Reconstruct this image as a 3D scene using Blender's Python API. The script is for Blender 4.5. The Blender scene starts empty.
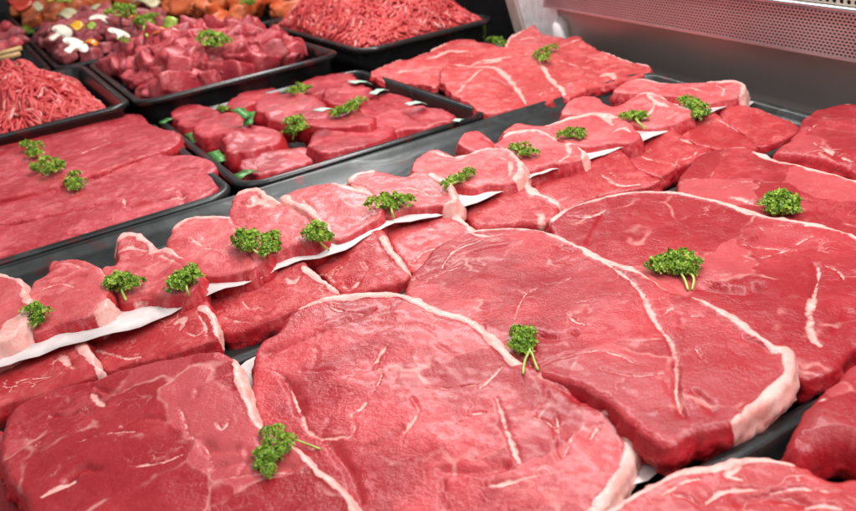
import bpy, bmesh, math, random
import numpy as np
from mathutils import Vector, Matrix
from mathutils.geometry import delaunay_2d_cdt

random.seed(7)
rng = np.random.default_rng(7)
SC = bpy.context.scene
COL = SC.collection

# ------------------------------------------------------------------ camera (solved from the tray edges)
FPX, CX, CY, CAMH = 859.0, 428.0, 255.5, 0.30
_X = -np.array([-518.0, 330.5, -FPX]); _X /= np.linalg.norm(_X)
_Y = np.array([1862.0, 685.5, -FPX]); _Y -= _X * (_X @ _Y); _Y /= np.linalg.norm(_Y)
_Z = np.cross(_X, _Y)
ROT = np.array([_X, _Y, _Z])
EYE = np.array([0.0, 0.0, CAMH])
cd = bpy.data.cameras.new('camera'); cam = bpy.data.objects.new('camera', cd); COL.objects.link(cam)
M4 = Matrix([list(ROT[i]) + [EYE[i]] for i in range(3)] + [[0, 0, 0, 1]])
cam.matrix_world = M4
cd.sensor_width = 36.0; cd.lens = FPX / 856.0 * 36.0; cd.clip_start = 0.02; cd.clip_end = 50
cd.dof.use_dof = True; cd.dof.focus_distance = 0.66; cd.dof.aperture_fstop = 11.0
SC.camera = cam


def ray(px, py):
    return ROT @ np.array([(px - CX) / FPX, -(py - CY) / FPX, -1.0])


def at(px, py, z=0.0):
    d = ray(px, py)
    return (EYE + d * ((z - CAMH) / d[2]))[:2]


def at_plane(px, py, pl):
    """pl = (z0, gx, gy, xc, yc): the leaning surface a piece of meat lies in"""
    z0, gx, gy, xc, yc = pl
    d = ray(px, py)
    t = (z0 - gx * xc - gy * yc - CAMH) / (d[2] - gx * d[0] - gy * d[1])
    return (EYE + d * t)[:2]


# ------------------------------------------------------------------ noise
def _hash(ix, iy, iz):
    h = (ix.astype(np.int64) * 374761393 + iy.astype(np.int64) * 668265263 + iz.astype(np.int64) * 1442695041) & 0xFFFFFFFF
    h = ((h ^ (h >> 13)) * 1274126177) & 0xFFFFFFFF
    h = ((h ^ (h >> 15)) * 2246822519) & 0xFFFFFFFF
    return ((h ^ (h >> 16)) & 0xFFFFFF) / float(0xFFFFFF) * 2 - 1


def vnoise(P):
    P = np.asarray(P, float)
    i = np.floor(P).astype(np.int64); f = P - i; u = f * f * (3 - 2 * f)
    r = 0
    for dx in (0, 1):
        for dy in (0, 1):
            for dz in (0, 1):
                w = (u[:, 0] if dx else 1 - u[:, 0]) * (u[:, 1] if dy else 1 - u[:, 1]) * (u[:, 2] if dz else 1 - u[:, 2])
                r = r + w * _hash(i[:, 0] + dx, i[:, 1] + dy, i[:, 2] + dz)
    return r


def fbm(P, o=3):
    P = np.asarray(P, float); r = 0; a = 1.0
    for k in range(o):
        r = r + a * vnoise(P * (2.03 ** k) + 17.3 * k); a *= 0.5
    return r


def n2(xy, scale, o=2, seed=0.0):
    P = np.column_stack([xy[:, 0] * scale, xy[:, 1] * scale, np.full(len(xy), seed)])
    return fbm(P, o)


def sstep(a, b, x):
    t = np.clip((x - a) / (b - a), 0, 1)
    return t * t * (3 - 2 * t)


# ------------------------------------------------------------------ materials
class NT:
    def __init__(s, name):
        s.m = bpy.data.materials.new(name); s.m.use_nodes = True
        s.t = s.m.node_tree; s.t.nodes.clear()
        s.out = s.t.nodes.new('ShaderNodeOutputMaterial')
        s.b = s.t.nodes.new('ShaderNodeBsdfPrincipled')
        s.t.links.new(s.b.outputs[0], s.out.inputs[0])

    def link(s, a, b): s.t.links.new(a, b)

    def put(s, sock, v):
        if hasattr(v, 'is_output'): s.link(v, sock)
        elif isinstance(v, tuple) and len(v) == 3 and sock.type == 'RGBA': sock.default_value = (*v, 1)
        else: sock.default_value = v

    def attr(s, n, out='Fac'):
        a = s.t.nodes.new('ShaderNodeAttribute'); a.attribute_name = n; return a.outputs[out]

    def noise(s, vec, scale, detail=2, rough=0.5, dist=0.0, out='Fac'):
        n = s.t.nodes.new('ShaderNodeTexNoise'); s.put(n.inputs['Vector'], vec)
        n.inputs['Scale'].default_value = scale; n.inputs['Detail'].default_value = detail
        n.inputs['Roughness'].default_value = rough; n.inputs['Distortion'].default_value = dist
        return n.outputs['Fac' if out == 'Fac' else 'Color']

    def voro(s, vec, scale, feature='DISTANCE_TO_EDGE', out='Distance', rnd=1.0):
        n = s.t.nodes.new('ShaderNodeTexVoronoi'); n.feature = feature; s.put(n.inputs['Vector'], vec)
        n.inputs['Scale'].default_value = scale; n.inputs['Randomness'].default_value = rnd
        return n.outputs[out]

    def math(s, op, a, b=0.0, c=None, clamp=False):
        n = s.t.nodes.new('ShaderNodeMath'); n.operation = op; n.use_clamp = clamp
        s.put(n.inputs[0], a); s.put(n.inputs[1], b)
        if c is not None: s.put(n.inputs[2], c)
        return n.outputs[0]

    def ss(s, v, a, b, lo=0.0, hi=1.0):
        n = s.t.nodes.new('ShaderNodeMapRange'); n.interpolation_type = 'SMOOTHSTEP'
        s.put(n.inputs[0], v)
        for k, x in zip((1, 2, 3, 4), (a, b, lo, hi)): n.inputs[k].default_value = x
        return n.outputs[0]

    def mix(s, f, a, b, mode='MIX'):
        n = s.t.nodes.new('ShaderNodeMix'); n.data_type = 'RGBA'; n.blend_type = mode
        s.put(n.inputs[0], f); s.put(n.inputs[6], a); s.put(n.inputs[7], b)
        return n.outputs[2]

    def vmath(s, op, a, b):
        n = s.t.nodes.new('ShaderNodeVectorMath'); n.operation = op
        s.put(n.inputs[0], a); s.put(n.inputs[1], b)
        return n.outputs[0]

    def coord(s):
        return s.t.nodes.new('ShaderNodeTexCoord').outputs['Object']

    def bump(s, h, strength, dist, nrm=None):
        n = s.t.nodes.new('ShaderNodeBump'); s.put(n.inputs['Height'], h)
        n.inputs['Strength'].default_value = strength; n.inputs['Distance'].default_value = dist
        if nrm is not None: s.link(nrm, n.inputs['Normal'])
        return n.outputs[0]

    def set(s, **k):
        for a, v in k.items(): s.put(s.b.inputs[a.replace('_', ' ')], v)


def meat_mat(name, dark, mid, pale, fat=(.72, .42, .37), vein=1.0, vscale=46, rough=.36, grain=1.0, pale_amt=.55, cut=(.42, .010, .018), muscle=0.0):
    t = NT(name)
    p = t.attr('rest', 'Vector'); fa = t.attr('fat'); side = t.attr('side')
    warp = t.vmath('SCALE', t.noise(p, 70, 3, out='Color'), (0, 0, 0))
    warp.node.inputs['Scale'].default_value = 0.026
    pw = t.vmath('ADD', p, warp)
    nb = t.noise(p, 17, 3, .55, .4); nm = t.noise(pw, 75, 4, .6, .6); nf = t.noise(p, 420, 3, .6); nff = t.noise(p, 1100, 2, .5)
    # muscle: large tone changes, mottling, then the pale cross-cut fibre flecks
    c = t.mix(t.ss(nb, .34, .66), dark, mid)
    c = t.mix(t.math('MULTIPLY', t.ss(nm, .42, .70), pale_amt), c, pale)
    pg = t.vmath('MULTIPLY', pw, (1.0, .22, 1.0))
    gr_ = t.noise(pg, 260, 3, .6, .3)
    c = t.mix(t.math('MULTIPLY', t.ss(gr_, .48, .74), .30), c, pale)
    c = t.mix(t.math('MULTIPLY', t.ss(gr_, .46, .28), .30), c, dark)
    fleck = t.math('MULTIPLY', t.ss(nf, .52, .72), t.ss(nm, .40, .62))
    c = t.mix(t.math('MULTIPLY', fleck, .38), c, pale)
    c = t.mix(t.math('MULTIPLY', t.ss(nff, .50, .68), .22), c, dark)
    c = t.mix(t.math('MULTIPLY', t.attr('tonev'), .85), c, dark)
    big = t.noise(p, 10.5, 2, .5, .8)
    c = t.mix(t.math('MULTIPLY', t.ss(big, .47, .62), .60), c, dark)
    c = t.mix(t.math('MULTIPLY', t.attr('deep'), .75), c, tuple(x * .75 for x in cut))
    mseam = None
    if muscle:
        # separate muscles: each with its own tone, thin connective seams between
        wv = t.vmath('SCALE', t.noise(p, 19, 3, .5, out='Color'), (0, 0, 0)); wv.node.inputs['Scale'].default_value = .055
        pm = t.vmath('ADD', p, wv)
        cellc = t.voro(pm, 15, 'F1', 'Color')
        sep = t.t.nodes.new('ShaderNodeSeparateColor'); t.link(cellc, sep.inputs[0])
        c = t.mix(t.math('MULTIPLY', t.ss(sep.outputs[0], .45, 1.0), .60), c, dark)
        c = t.mix(t.math('MULTIPLY', t.ss(sep.outputs[1], .60, 1.0), .35), c, pale)
        mseam = t.math('SUBTRACT', 1.0, t.ss(t.voro(pm, 15), .004, .036))
        mseam = t.math('MULTIPLY', mseam, t.ss(t.noise(p, 33, 3, .6), .48, .66))
    # marbling veins, in patches
    v1 = t.math('SUBTRACT', 1.0, t.ss(t.voro(pw, vscale), .0, .035))
    v2 = t.math('SUBTRACT', 1.0, t.ss(t.voro(pw, vscale * 2.6), .0, .06))
    k1 = t.ss(t.noise(p, 38, 2), .57, .70); k2 = t.ss(t.noise(p, 62, 2, .5, .3), .58, .72)
    vv = t.math('MAXIMUM', t.math('MULTIPLY', v1, k1), t.math('MULTIPLY', t.math('MULTIPLY', v2, k2), .6))
    vv = t.math('MULTIPLY', vv, .50 * vein)
    # the open cut side: moist, deeper red, streaked
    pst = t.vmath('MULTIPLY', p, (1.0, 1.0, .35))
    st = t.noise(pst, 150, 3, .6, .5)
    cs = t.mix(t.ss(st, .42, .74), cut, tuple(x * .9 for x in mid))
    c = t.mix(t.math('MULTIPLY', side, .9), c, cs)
    ed = t.math('ADD', fa, t.math('MULTIPLY', t.math('SUBTRACT', nm, .5), .9))
    ed = t.math('ADD', ed, t.math('MULTIPLY', t.math('SUBTRACT', nf, .5), .5))
    fm = t.ss(ed, .30, .70)
    fm = t.math('MAXIMUM', fm, t.math('MULTIPLY', vv, t.math('SUBTRACT', 1.0, t.math('MULTIPLY', side, .6))), clamp=True)
    if mseam is not None: fm = t.math('MAXIMUM', fm, t.math('MULTIPLY', t.math('MULTIPLY', mseam, .46), t.math('SUBTRACT', 1.0, side)), clamp=True)
    fc = t.mix(t.ss(nm, .35, .70), fat, tuple(x * y for x, y in zip(fat, (.95, .66, .64))))
    fc = t.mix(t.math('MULTIPLY', t.ss(nf, .5, .75), .35), fc, (.76, .54, .47))
    t.set(Base_Color=t.mix(fm, c, fc))
    r = t.math('ADD', rough - .09, t.math('MULTIPLY', nf, .22))
    t.set(Roughness=t.math('ADD', r, t.math('MULTIPLY', fm, .10)))
    h = t.math('ADD', t.math('MULTIPLY', nf, .9 * grain), t.math('MULTIPLY', nff, .35 * grain))
    cell = t.math('MULTIPLY', t.voro(pw, 330, 'F1'), t.ss(t.noise(p, 26, 2), .48, .62))
    h = t.math('ADD', h, t.math('MULTIPLY', cell, -.9 * grain))
    h = t.math('ADD', h, t.math('MULTIPLY', nm, .5))
    h = t.math('ADD', h, t.math('MULTIPLY', gr_, .9 * grain))
    h = t.math('MULTIPLY', h, t.math('SUBTRACT', 1.0, t.math('MULTIPLY', fm, .7)))
    h = t.math('ADD', h, t.math('MULTIPLY', fm, .35))
    t.set(Normal=t.bump(h, .40, .0013))
    t.set(Subsurface_Weight=.12, Subsurface_Radius=(1.0, .25, .2), Subsurface_Scale=.004, IOR=1.40)
    t.b.inputs['Specular IOR Level'].default_value = .40
    t.set(Coat_Weight=.11, Coat_Roughness=.12)
    return t.m


M = {}
M['rump'] = meat_mat('rump_beef', (.27, .010, .015), (.48, .044, .050), (.66, .155, .16), pale_amt=.36, vein=.7, muscle=1.0, rough=.33)
M['loin'] = meat_mat('loin_beef', (.46, .056, .062), (.60, .118, .120), (.74, .26, .25), vein=.5, rough=.36)
M['small'] = meat_mat('rib_beef', (.34, .016, .020), (.50, .058, .062), (.72, .19, .185), vein=1.7)
M['flank'] = meat_mat('flank_beef', (.36, .024, .034), (.49, .060, .070), (.66, .19, .20), vein=.9, vscale=30)
M['fillet'] = meat_mat('fillet_beef', (.28, .011, .019), (.45, .038, .048), (.60, .13, .14), vein=.25)
M['stew'] = meat_mat('stewing_beef', (.26, .014, .022), (.44, .048, .058), (.66, .18, .19), vein=.9, rough=.30)
M['veal'] = meat_mat('marbled_beef', (.42, .034, .036), (.55, .074, .074), (.70, .24, .22), vein=2.0)
M['mince'] = meat_mat('minced_beef', (.46, .026, .030), (.58, .060, .060), (.72, .22, .19), vein=.35, cut=(.46, .035, .038))
M['marinade'] = meat_mat('marinated_meat', (.52, .085, .022), (.66, .16, .05), (.76, .34, .16), vein=.2, rough=.22)
M['kebab'] = meat_mat('dark_cubed_beef', (.24, .030, .036), (.42, .080, .085), (.64, .27, .28), vein=.4)


def plain(name, col, rough=.5, metal=0.0, var=.15, scale=60, bump=0.0, spec=.5, sss=0.0):
    t = NT(name); p = t.coord(); n = t.noise(p, scale, 4, .6)
    t.set(Base_Color=t.mix(t.ss(n, .3, .7), tuple(c * (1 - var) for c in col), tuple(min(1, c * (1 + var)) for c in col)))
    t.set(Roughness=t.math('ADD', rough - .06, t.math('MULTIPLY', n, .12)), Metallic=metal)
    t.b.inputs['Specular IOR Level'].default_value = spec
    if bump: t.set(Normal=t.bump(n, .5, bump))
    if sss: t.set(Subsurface_Weight=sss, Subsurface_Scale=.003)
    return t.m


def tray_mat(name, a, b, metal, r0):
    t = NT(name); p = t.coord()
    n = t.noise(p, 14, 4, .6); f = t.noise(p, 260, 3, .6)
    sm = t.noise(t.vmath('MULTIPLY', p, (1.0, .35, 1.0)), 26, 4, .65, 1.2)
    c = t.mix(t.ss(n, .35, .7), a, b)
    c = t.mix(t.math('MULTIPLY', t.ss(sm, .56, .70), .5), c, tuple(x * 2.2 + .012 for x in b))
    t.set(Base_Color=t.mix(t.math('MULTIPLY', t.ss(t.noise(p, 34, 3), .60, .72), .5), c, (.10, .008, .010)), Metallic=metal)
    t.set(Roughness=t.math('ADD', r0, t.math('MULTIPLY', n, .26)), Normal=t.bump(f, .12, .0006))
    return t.m


def steel_mat(name, col, rough, sc=(8, 1, 300), metal=1.0):
    t = NT(name); p = t.vmath('MULTIPLY', t.coord(), sc)
    n = t.noise(p, 3, 3, .6); g = t.noise(t.coord(), 9, 3, .5)
    t.set(Base_Color=t.mix(g, tuple(c * .8 for c in col), col), Metallic=metal,
          Roughness=t.math('ADD', rough - .05, t.math('MULTIPLY', g, .14)), Normal=t.bump(n, .06, .0008))
    return t.m


def leaf_mat():
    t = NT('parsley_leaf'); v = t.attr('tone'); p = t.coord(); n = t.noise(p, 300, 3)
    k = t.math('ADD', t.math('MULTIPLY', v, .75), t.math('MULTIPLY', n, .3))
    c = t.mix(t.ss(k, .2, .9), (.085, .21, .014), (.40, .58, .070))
    t.set(Base_Color=c, Roughness=.42)
    tr = t.t.nodes.new('ShaderNodeBsdfTranslucent'); t.put(tr.inputs[0], c)
    mx = t.t.nodes.new('ShaderNodeMixShader'); mx.inputs[0].default_value = .28
    t.link(t.b.outputs[0], mx.inputs[1]); t.link(tr.outputs[0], mx.inputs[2]); t.link(mx.outputs[0], t.out.inputs[0])
    return t.m


M['tray'] = tray_mat('black_tray_plastic', (.009, .010, .010), (.018, .019, .019), 0, .12)
M['tray_grey'] = tray_mat('dark_coated_tray', (.022, .026, .025), (.060, .066, .064), .60, .22)
M['deck'] = plain('black_deck', (.006, .006, .007), .5)
M['steel'] = steel_mat('brushed_steel', (.60, .52, .47), .40, metal=.62)
M['grille'] = steel_mat('punched_steel', (.80, .73, .74), .42)
M['rail'] = steel_mat('polished_rail', (.85, .82, .84), .22)
M['dark'] = plain('dark_recess', (.045, .032, .026), .7)
M['cream'] = plain('cream_enamel', (.50, .47, .38), .4)
M['panel'] = plain('white_enamel', (.72, .70, .70), .35)
M['trim'] = plain('taupe_trim', (.36, .27, .24), .4)
M['paper'] = plain('white_paper', (.58, .51, .49), .6, var=.16, scale=40, bump=.0006)
M['mint'] = plain('mint_paper', (.42, .62, .48), .55, var=.08, scale=40)
M['garnish'] = plain('green_garnish', (.05, .20, .035), .4, var=.3, scale=90)
M['leaf'] = leaf_mat()
M['stem'] = plain('parsley_stem', (.34, .46, .09), .4, var=.25, scale=200)
M['mush'] = plain('mushroom_flesh', (.70, .66, .55), .55, var=.06, scale=120, bump=.0005)
M['gill'] = plain('mushroom_gill', (.20, .13, .09), .6, var=.3, scale=300)
M['yellow'] = plain('yellow_pepper', (.62, .33, .012), .25, var=.2, scale=60)
M['orange'] = plain('orange_pepper', (.60, .20, .012), .25, var=.2, scale=60)
M['redpep'] = plain('red_pepper', (.52, .045, .02), .2, var=.25, scale=60)
M['greenpep'] = plain('green_pepper', (.28, .40, .05), .2, var=.3, scale=60)
M['onion'] = plain('onion', (.52, .46, .27), .3, var=.15, scale=50)
M['wood'] = plain('skewer_wood', (.55, .36, .15), .6, var=.2, scale=200)


# ------------------------------------------------------------------ object helpers
def tag(o, label=None, cat=None, group=None, kind=None):
    for k, v in (('label', label), ('category', cat), ('group', group), ('kind', kind)):
        if v: o[k] = v
    return o


def empty(name, loc):
    o = bpy.data.objects.new(name, None); COL.objects.link(o); o.location = loc
    o.empty_display_size = .02
    return o


def link_mesh(name, verts, faces, mat, parent=None, loc=None, smooth=True, attrs=None, normals=None):
    verts = np.asarray(verts, float)
    if loc is None: loc = np.zeros(3)
    loc = np.asarray(loc, float)
    me = bpy.data.meshes.new(name)
    me.from_pydata((verts - loc).tolist(), [], [list(map(int, f)) for f in faces])
    for k, v in (attrs or {}).items():
        v = np.asarray(v, np.float32)
        if v.ndim == 2:
            a = me.attributes.new(k, 'FLOAT_VECTOR', 'POINT'); a.data.foreach_set('vector', v.ravel())
        else:
            a = me.attributes.new(k, 'FLOAT', 'POINT'); a.data.foreach_set('value', v)
    if smooth: me.polygons.foreach_set('use_smooth', [True] * len(me.polygons))
    me.materials.append(mat); me.update()
    if normals is not None: me.normals_split_custom_set_from_vertices(np.asarray(normals).tolist())
    o = bpy.data.objects.new(name, me); COL.objects.link(o)
    if parent is not None: o.parent = parent
    o.location = loc if parent is None else (0, 0, 0)
    return o


class MB:
    """collects shapes for one mesh"""
    def __init__(s): s.v = []; s.f = []

    def add(s, vs, fs):
        b = len(s.v); s.v += [tuple(map(float, x)) for x in vs]; s.f += [[b + i for i in f] for f in fs]; return s

    def box(s, a, b):
        x0, y0, z0 = a; x1, y1, z1 = b
        return s.add([(x0, y0, z0), (x1, y0, z0), (x1, y1, z0), (x0, y1, z0), (x0, y0, z1), (x1, y0, z1), (x1, y1, z1), (x0, y1, z1)],
                     [(3, 2, 1, 0), (4, 5, 6, 7), (0, 1, 5, 4), (1, 2, 6, 5), (2, 3, 7, 6), (3, 0, 4, 7)])

    def tube(s, pts, r, n=6, cap=True):
        pts = np.asarray(pts, float); N = len(pts)
        r = np.broadcast_to(np.asarray(r, float), (N,))
        T = np.gradient(pts, axis=0); T /= np.linalg.norm(T, axis=1)[:, None] + 1e-12
        ref = np.array([0, 0, 1.0]) if abs(T[0, 2]) < .9 else np.array([1.0, 0, 0])
        vs = []
        for i in range(N):
            a = np.cross(ref, T[i]); a /= np.linalg.norm(a) + 1e-12; b = np.cross(T[i], a); ref = b
            b_ = b
            for k in range(n):
                t = 2 * math.pi * k / n
                vs.append(pts[i] + r[i] * (math.cos(t) * a + math.sin(t) * b_))
        fs = [(i * n + k, i * n + (k + 1) % n, (i + 1) * n + (k + 1) % n, (i + 1) * n + k) for i in range(N - 1) for k in range(n)]
        if cap: fs += [tuple(range(n))[::-1], tuple((N - 1) * n + k for k in range(n))]
        return s.add(vs, fs)

    def build(s, name, mat, parent=None, loc=None, smooth=False, attrs=None):
        return link_mesh(name, s.v, s.f, mat, parent, loc, smooth, attrs)


# ------------------------------------------------------------------ cut meat
def catmull(P, n=12, closed=True):
    P = np.asarray(P, float); N = len(P); out = []
    for i in range(N if closed else N - 1):
        if closed: p0, p1, p2, p3 = P[i - 1], P[i], P[(i + 1) % N], P[(i + 2) % N]
        else: p0, p1, p2, p3 = P[max(i - 1, 0)], P[i], P[i + 1], P[min(i + 2, N - 1)]
        for t in np.linspace(0, 1, n, endpoint=False):
            out.append(.5 * (2 * p1 + (p2 - p0) * t + (2 * p0 - 5 * p1 + 4 * p2 - p3) * t * t + (3 * p1 - p0 - 3 * p2 + p3) * t ** 3))
    if not closed: out.append(P[-1])
    return np.array(out)


def resample(P, s, closed=True):
    Q = np.vstack([P, P[:1]]) if closed else P
    L = np.concatenate([[0], np.cumsum(np.linalg.norm(np.diff(Q, axis=0), axis=1))])
    n = max(8 if closed else 2, int(round(L[-1] / s)))
    u = np.linspace(0, L[-1], n, endpoint=not closed)
    return np.column_stack([np.interp(u, L, Q[:, 0]), np.interp(u, L, Q[:, 1])])


def seg_dist(P, A, B):
    best = np.full(len(P), 1e9)
    for a, b in zip(A, B):
        ab = b - a; t = np.clip(((P - a) @ ab) / (ab @ ab + 1e-15), 0, 1)
        best = np.minimum(best, np.sum((P - a - t[:, None] * ab) ** 2, axis=1))
    return np.sqrt(best)


def inside(P, poly):
    x, y = P[:, 0], P[:, 1]; c = np.zeros(len(P), bool); j = len(poly) - 1
    for i in range(len(poly)):
        xi, yi = poly[i]; xj, yj = poly[j]
        c ^= ((yi > y) != (yj > y)) & (x < (xj - xi) * (y - yi) / (yj - yi + 1e-18) + xi)
        j = i
    return c


LOWX, LOWY = zip((-60, 392), (0, 371), (60, 353), (141, 331), (200, 306), (254, 287), (290, 272), (340, 258), (390, 233), (440, 221), (500, 201), (532, 183), (562, 175), (594, 164), (641, 149), (690, 127), (716, 118), (750, 100))


def tuck(pts):
    """the small steaks reach a little way under the paper of the chop row"""
    return [(x - 2, y - 8) if y - np.interp(x, LOWX, LOWY) < 7 else (x, y) for x, y in pts]


def slab(name, px, z0, thick, mat, label, cat, group, gx=0.0, gy=0.08, rims=(), seams=(), creases=(), bumps=(),
         edge=.0035, jag=.0013, und=1.0, bulge=.0015, res=1.0, seed=None, rw=1.18, auto=1.0, sw=1.15, tone=0.0, slump=0.0):
    seed = seed if seed is not None else rng.uniform(0, 60)
    px = np.asarray(px, float)
    c = at(*px.mean(0), z0); pl = (z0, gx, gy, c[0], c[1])
    T = lambda pts: np.array([at_plane(a, b, pl) for a, b in pts])
    dist = math.hypot(math.hypot(*c), CAMH)
    s = min(max(dist * .0026, .0011), .0042) * res
    W = catmull(T(px), 10)
    if np.sum(W[:, 0] * np.roll(W[:, 1], -1) - W[:, 1] * np.roll(W[:, 0], -1)) < 0: W = W[::-1]
    B = resample(W, s)

    def normals2(B):
        t = np.roll(B, -1, 0) - np.roll(B, 1, 0); t /= np.linalg.norm(t, axis=1)[:, None] + 1e-12
        return np.column_stack([t[:, 1], -t[:, 0]])
    Nn = normals2(B)
    jj = n2(B, 28, 2, seed + 13) * jag * 1.3 + n2(B, 80, 2, seed) * jag * 1.3 + n2(B, 260, 2, seed + 3) * jag * .6
    B = B + Nn * jj[:, None]
    B = resample(B, s); Nn = normals2(B); n = len(B)
    A2, B2 = B, np.roll(B, -1, 0)
    # points: boundary, inset rings across the rounded edge, jittered lattice
    pts = [B]
    for k in (.12, .4, .85):
        q = B - Nn * (edge * k); dq = seg_dist(q, A2, B2)
        q = q[(dq > edge * k * .93) & inside(q, B)]
        pts.append(q[:: (1 if k < .5 else 2)] if edge * .3 < s else q)
    lo, hi = B.min(0), B.max(0)
    gxs = np.arange(lo[0], hi[0], s); gys = np.arange(lo[1], hi[1], s * .87)
    G = np.array([(x + (.5 * s if j % 2 else 0), y) for j, y in enumerate(gys) for x in gxs])
    G += rng.uniform(-.16, .16, G.shape) * s
    G = G[inside(G, B)]; G = G[seg_dist(G, A2, B2) > edge * .85 + s * .45]
    pts.append(G)
    P = np.vstack(pts)
    V, _, F, *_r = delaunay_2d_cdt([Vector(p * 1000) for p in P], [(i, (i + 1) % n) for i in range(n)], [], 1, 1e-6)
    P = np.array([(v.x, v.y) for v in V]) / 1000.0
    F = [f if (P[f[1], 0] - P[f[0], 0]) * (P[f[2], 1] - P[f[0], 1]) - (P[f[1], 1] - P[f[0], 1]) * (P[f[2], 0] - P[f[0], 0]) > 0 else f[::-1] for f in F]
    ed = {}
    for f in F:
        for a, b in zip(f, f[1:] + f[:1]): ed[(a, b)] = 1
    nxt = {a: b for (a, b) in ed if (b, a) not in ed}
    start = next(iter(nxt)); loop = [start]
    while nxt.get(loop[-1]) is not None and nxt[loop[-1]] != start and len(loop) <= len(nxt): loop.append(nxt[loop[-1]])
    d = seg_dist(P, A2, B2)

    def near(L, m):
        m += .004; box = (P[:, 0] > L[:, 0].min() - m) & (P[:, 0] < L[:, 0].max() + m) & (P[:, 1] > L[:, 1].min() - m) & (P[:, 1] < L[:, 1].max() + m)
        dd = np.full(len(P), 1e3)
        if box.any(): dd[box] = seg_dist(P[box], L[:-1], L[1:])
        return dd

    def near_taper(L, w):
        m = w * 4 + .003; box = (P[:, 0] > L[:, 0].min() - m) & (P[:, 0] < L[:, 0].max() + m) & (P[:, 1] > L[:, 1].min() - m) & (P[:, 1] < L[:, 1].max() + m)
        dd = np.full(len(P), 1e3); Q = P[box]
        if not len(Q): return dd
        best = np.full(len(Q), 1e3); N_ = len(L) - 1
        for i in range(N_):
            f_ = .28 + .72 * math.sin(math.pi * (i + .5) / N_) ** .7
            best = np.minimum(best, seg_dist(Q, L[i:i + 1], L[i + 1:i + 2]) / f_)
        dd[box] = best
        return dd

    def strand(lo_, hi_):
        q = P[rng.integers(len(P))]; a = n2(q[None], 12, 1, seed + 31)[0] * 2.6 + .5 + rng.normal(0, .5); L = rng.uniform(lo_, hi_); o_ = [q]
        for _k in range(5): a += rng.normal(0, .35); o_.append(o_[-1] + np.array([math.cos(a), math.sin(a)]) * L / 5)
        return np.array(o_)

    def field(lines, soft=.35, taper=False):
        fv = np.zeros(len(P))
        for w, ln in lines:
            L = resample(catmull(T(ln), 8, False), s * 2, False)
            w_ = w * .001 * .5
            dd = near_taper(L, w_) if taper else near(L, w_ * 3)
            if taper: dd = dd + n2(P, 330, 2, seed + 17) * .0007 + n2(P, 110, 1, seed + 18) * .0006
            wob = np.clip(1 + .55 * n2(P, 60, 3, seed + 9), .3, 2)
            fv = np.maximum(fv, 1 - sstep(w_ * wob * (1 - soft), w_ * wob * (1 + soft), dd))
        return fv
    rim = field([(w_ * rw, l_) for w_, l_ in rims]); seam = field([(w_ * sw, l_) for w_, l_ in seams], .75, True)
    area = len(P) * s * s * .87 * 1e4
    thin = np.zeros(len(P))
    for _k in range(int(area * .028 * auto)):
        L = strand(.008, .026); w_ = rng.uniform(.0005, .0009); thin = np.maximum(thin, (1 - sstep(w_ * .4, w_ * 1.7, near_taper(L, w_))) * rng.uniform(.25, .6))
    seam = np.maximum(seam, thin)
    brk = np.clip(.95 + .40 * n2(P, 75, 2, seed + 21), .42, 1)
    fat = np.maximum(rim, seam * brk * .74)
    # height
    r = np.clip(edge - d, 0, edge)
    drop = edge - np.sqrt(np.maximum(edge ** 2 - r ** 2, 0))
    z = pl[0] + gx * (P[:, 0] - c[0]) + gy * (P[:, 1] - c[1]) - drop
    ramp = sstep(0, .012, d)
    z += und * (n2(P, 15, 1, seed) * .0032 + n2(P, 48, 2, seed + 1) * .0008 * (.4 + .6 * ramp) + n2(P, 190, 2, seed + 2) * .0002)
    z += rim * .0009 - seam * .0009
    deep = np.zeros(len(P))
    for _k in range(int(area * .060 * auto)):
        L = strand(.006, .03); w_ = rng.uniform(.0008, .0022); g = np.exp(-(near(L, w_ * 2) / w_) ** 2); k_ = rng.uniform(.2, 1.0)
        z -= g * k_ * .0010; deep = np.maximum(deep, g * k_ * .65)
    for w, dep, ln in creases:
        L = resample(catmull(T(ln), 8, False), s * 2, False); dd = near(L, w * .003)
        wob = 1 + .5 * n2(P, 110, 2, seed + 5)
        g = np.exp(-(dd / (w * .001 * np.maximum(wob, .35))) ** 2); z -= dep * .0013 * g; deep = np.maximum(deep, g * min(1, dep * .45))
    for w, dep, q in bumps:
        qq = T([q])[0]; z += dep * .001 * np.exp(-np.sum((P - qq) ** 2, axis=1) / (w * .001) ** 2)
    top = np.column_stack([P, z])
    lb = np.array(loop); LB = P[lb]; NB = normals2(LB)
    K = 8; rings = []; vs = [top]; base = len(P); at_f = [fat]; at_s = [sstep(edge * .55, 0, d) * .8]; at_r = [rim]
    flow = np.clip(fat[lb] , 0, 1)
    for k in range(1, K + 1):
        t = k / K
        q3 = np.column_stack([LB * 120, np.full(len(LB), t * thick * 120 + seed)])
        off = slump * t + bulge * math.sin(math.pi * t) + (fbm(q3, 3) * .0019 + fbm(q3 * 3.1, 2) * .0006) * min(1, t * 3) - .35 * edge * max(0, t - .75) * 4
        XY = LB + NB * np.asarray(off).reshape(-1, 1)
        vs.append(np.column_stack([XY, z[lb] - (thick - edge) * t]))
        fade = flow * (1 - .25 * t * (1 + n2(LB, 60, 2, seed + 7)))
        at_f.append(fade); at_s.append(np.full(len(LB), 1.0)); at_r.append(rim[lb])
        rings.append(np.arange(base, base + len(lb))); base += len(lb)
    V3 = np.vstack(vs)
    faces = [tuple(f) for f in F]; prev = lb; m = len(lb)
    for rg in rings:
        for i in range(m):
            j = (i + 1) % m; faces.append((prev[j], prev[i], rg[i], rg[j]))
        prev = rg
    dv = np.concatenate([deep, np.zeros(len(V3) - len(deep))]); fatv = np.concatenate(at_f); sv = np.concatenate(at_s); rv = np.concatenate(at_r)
    # normals from the whole surface, so the split into lean and fat stays seamless
    nrm = np.zeros_like(V3)
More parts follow.
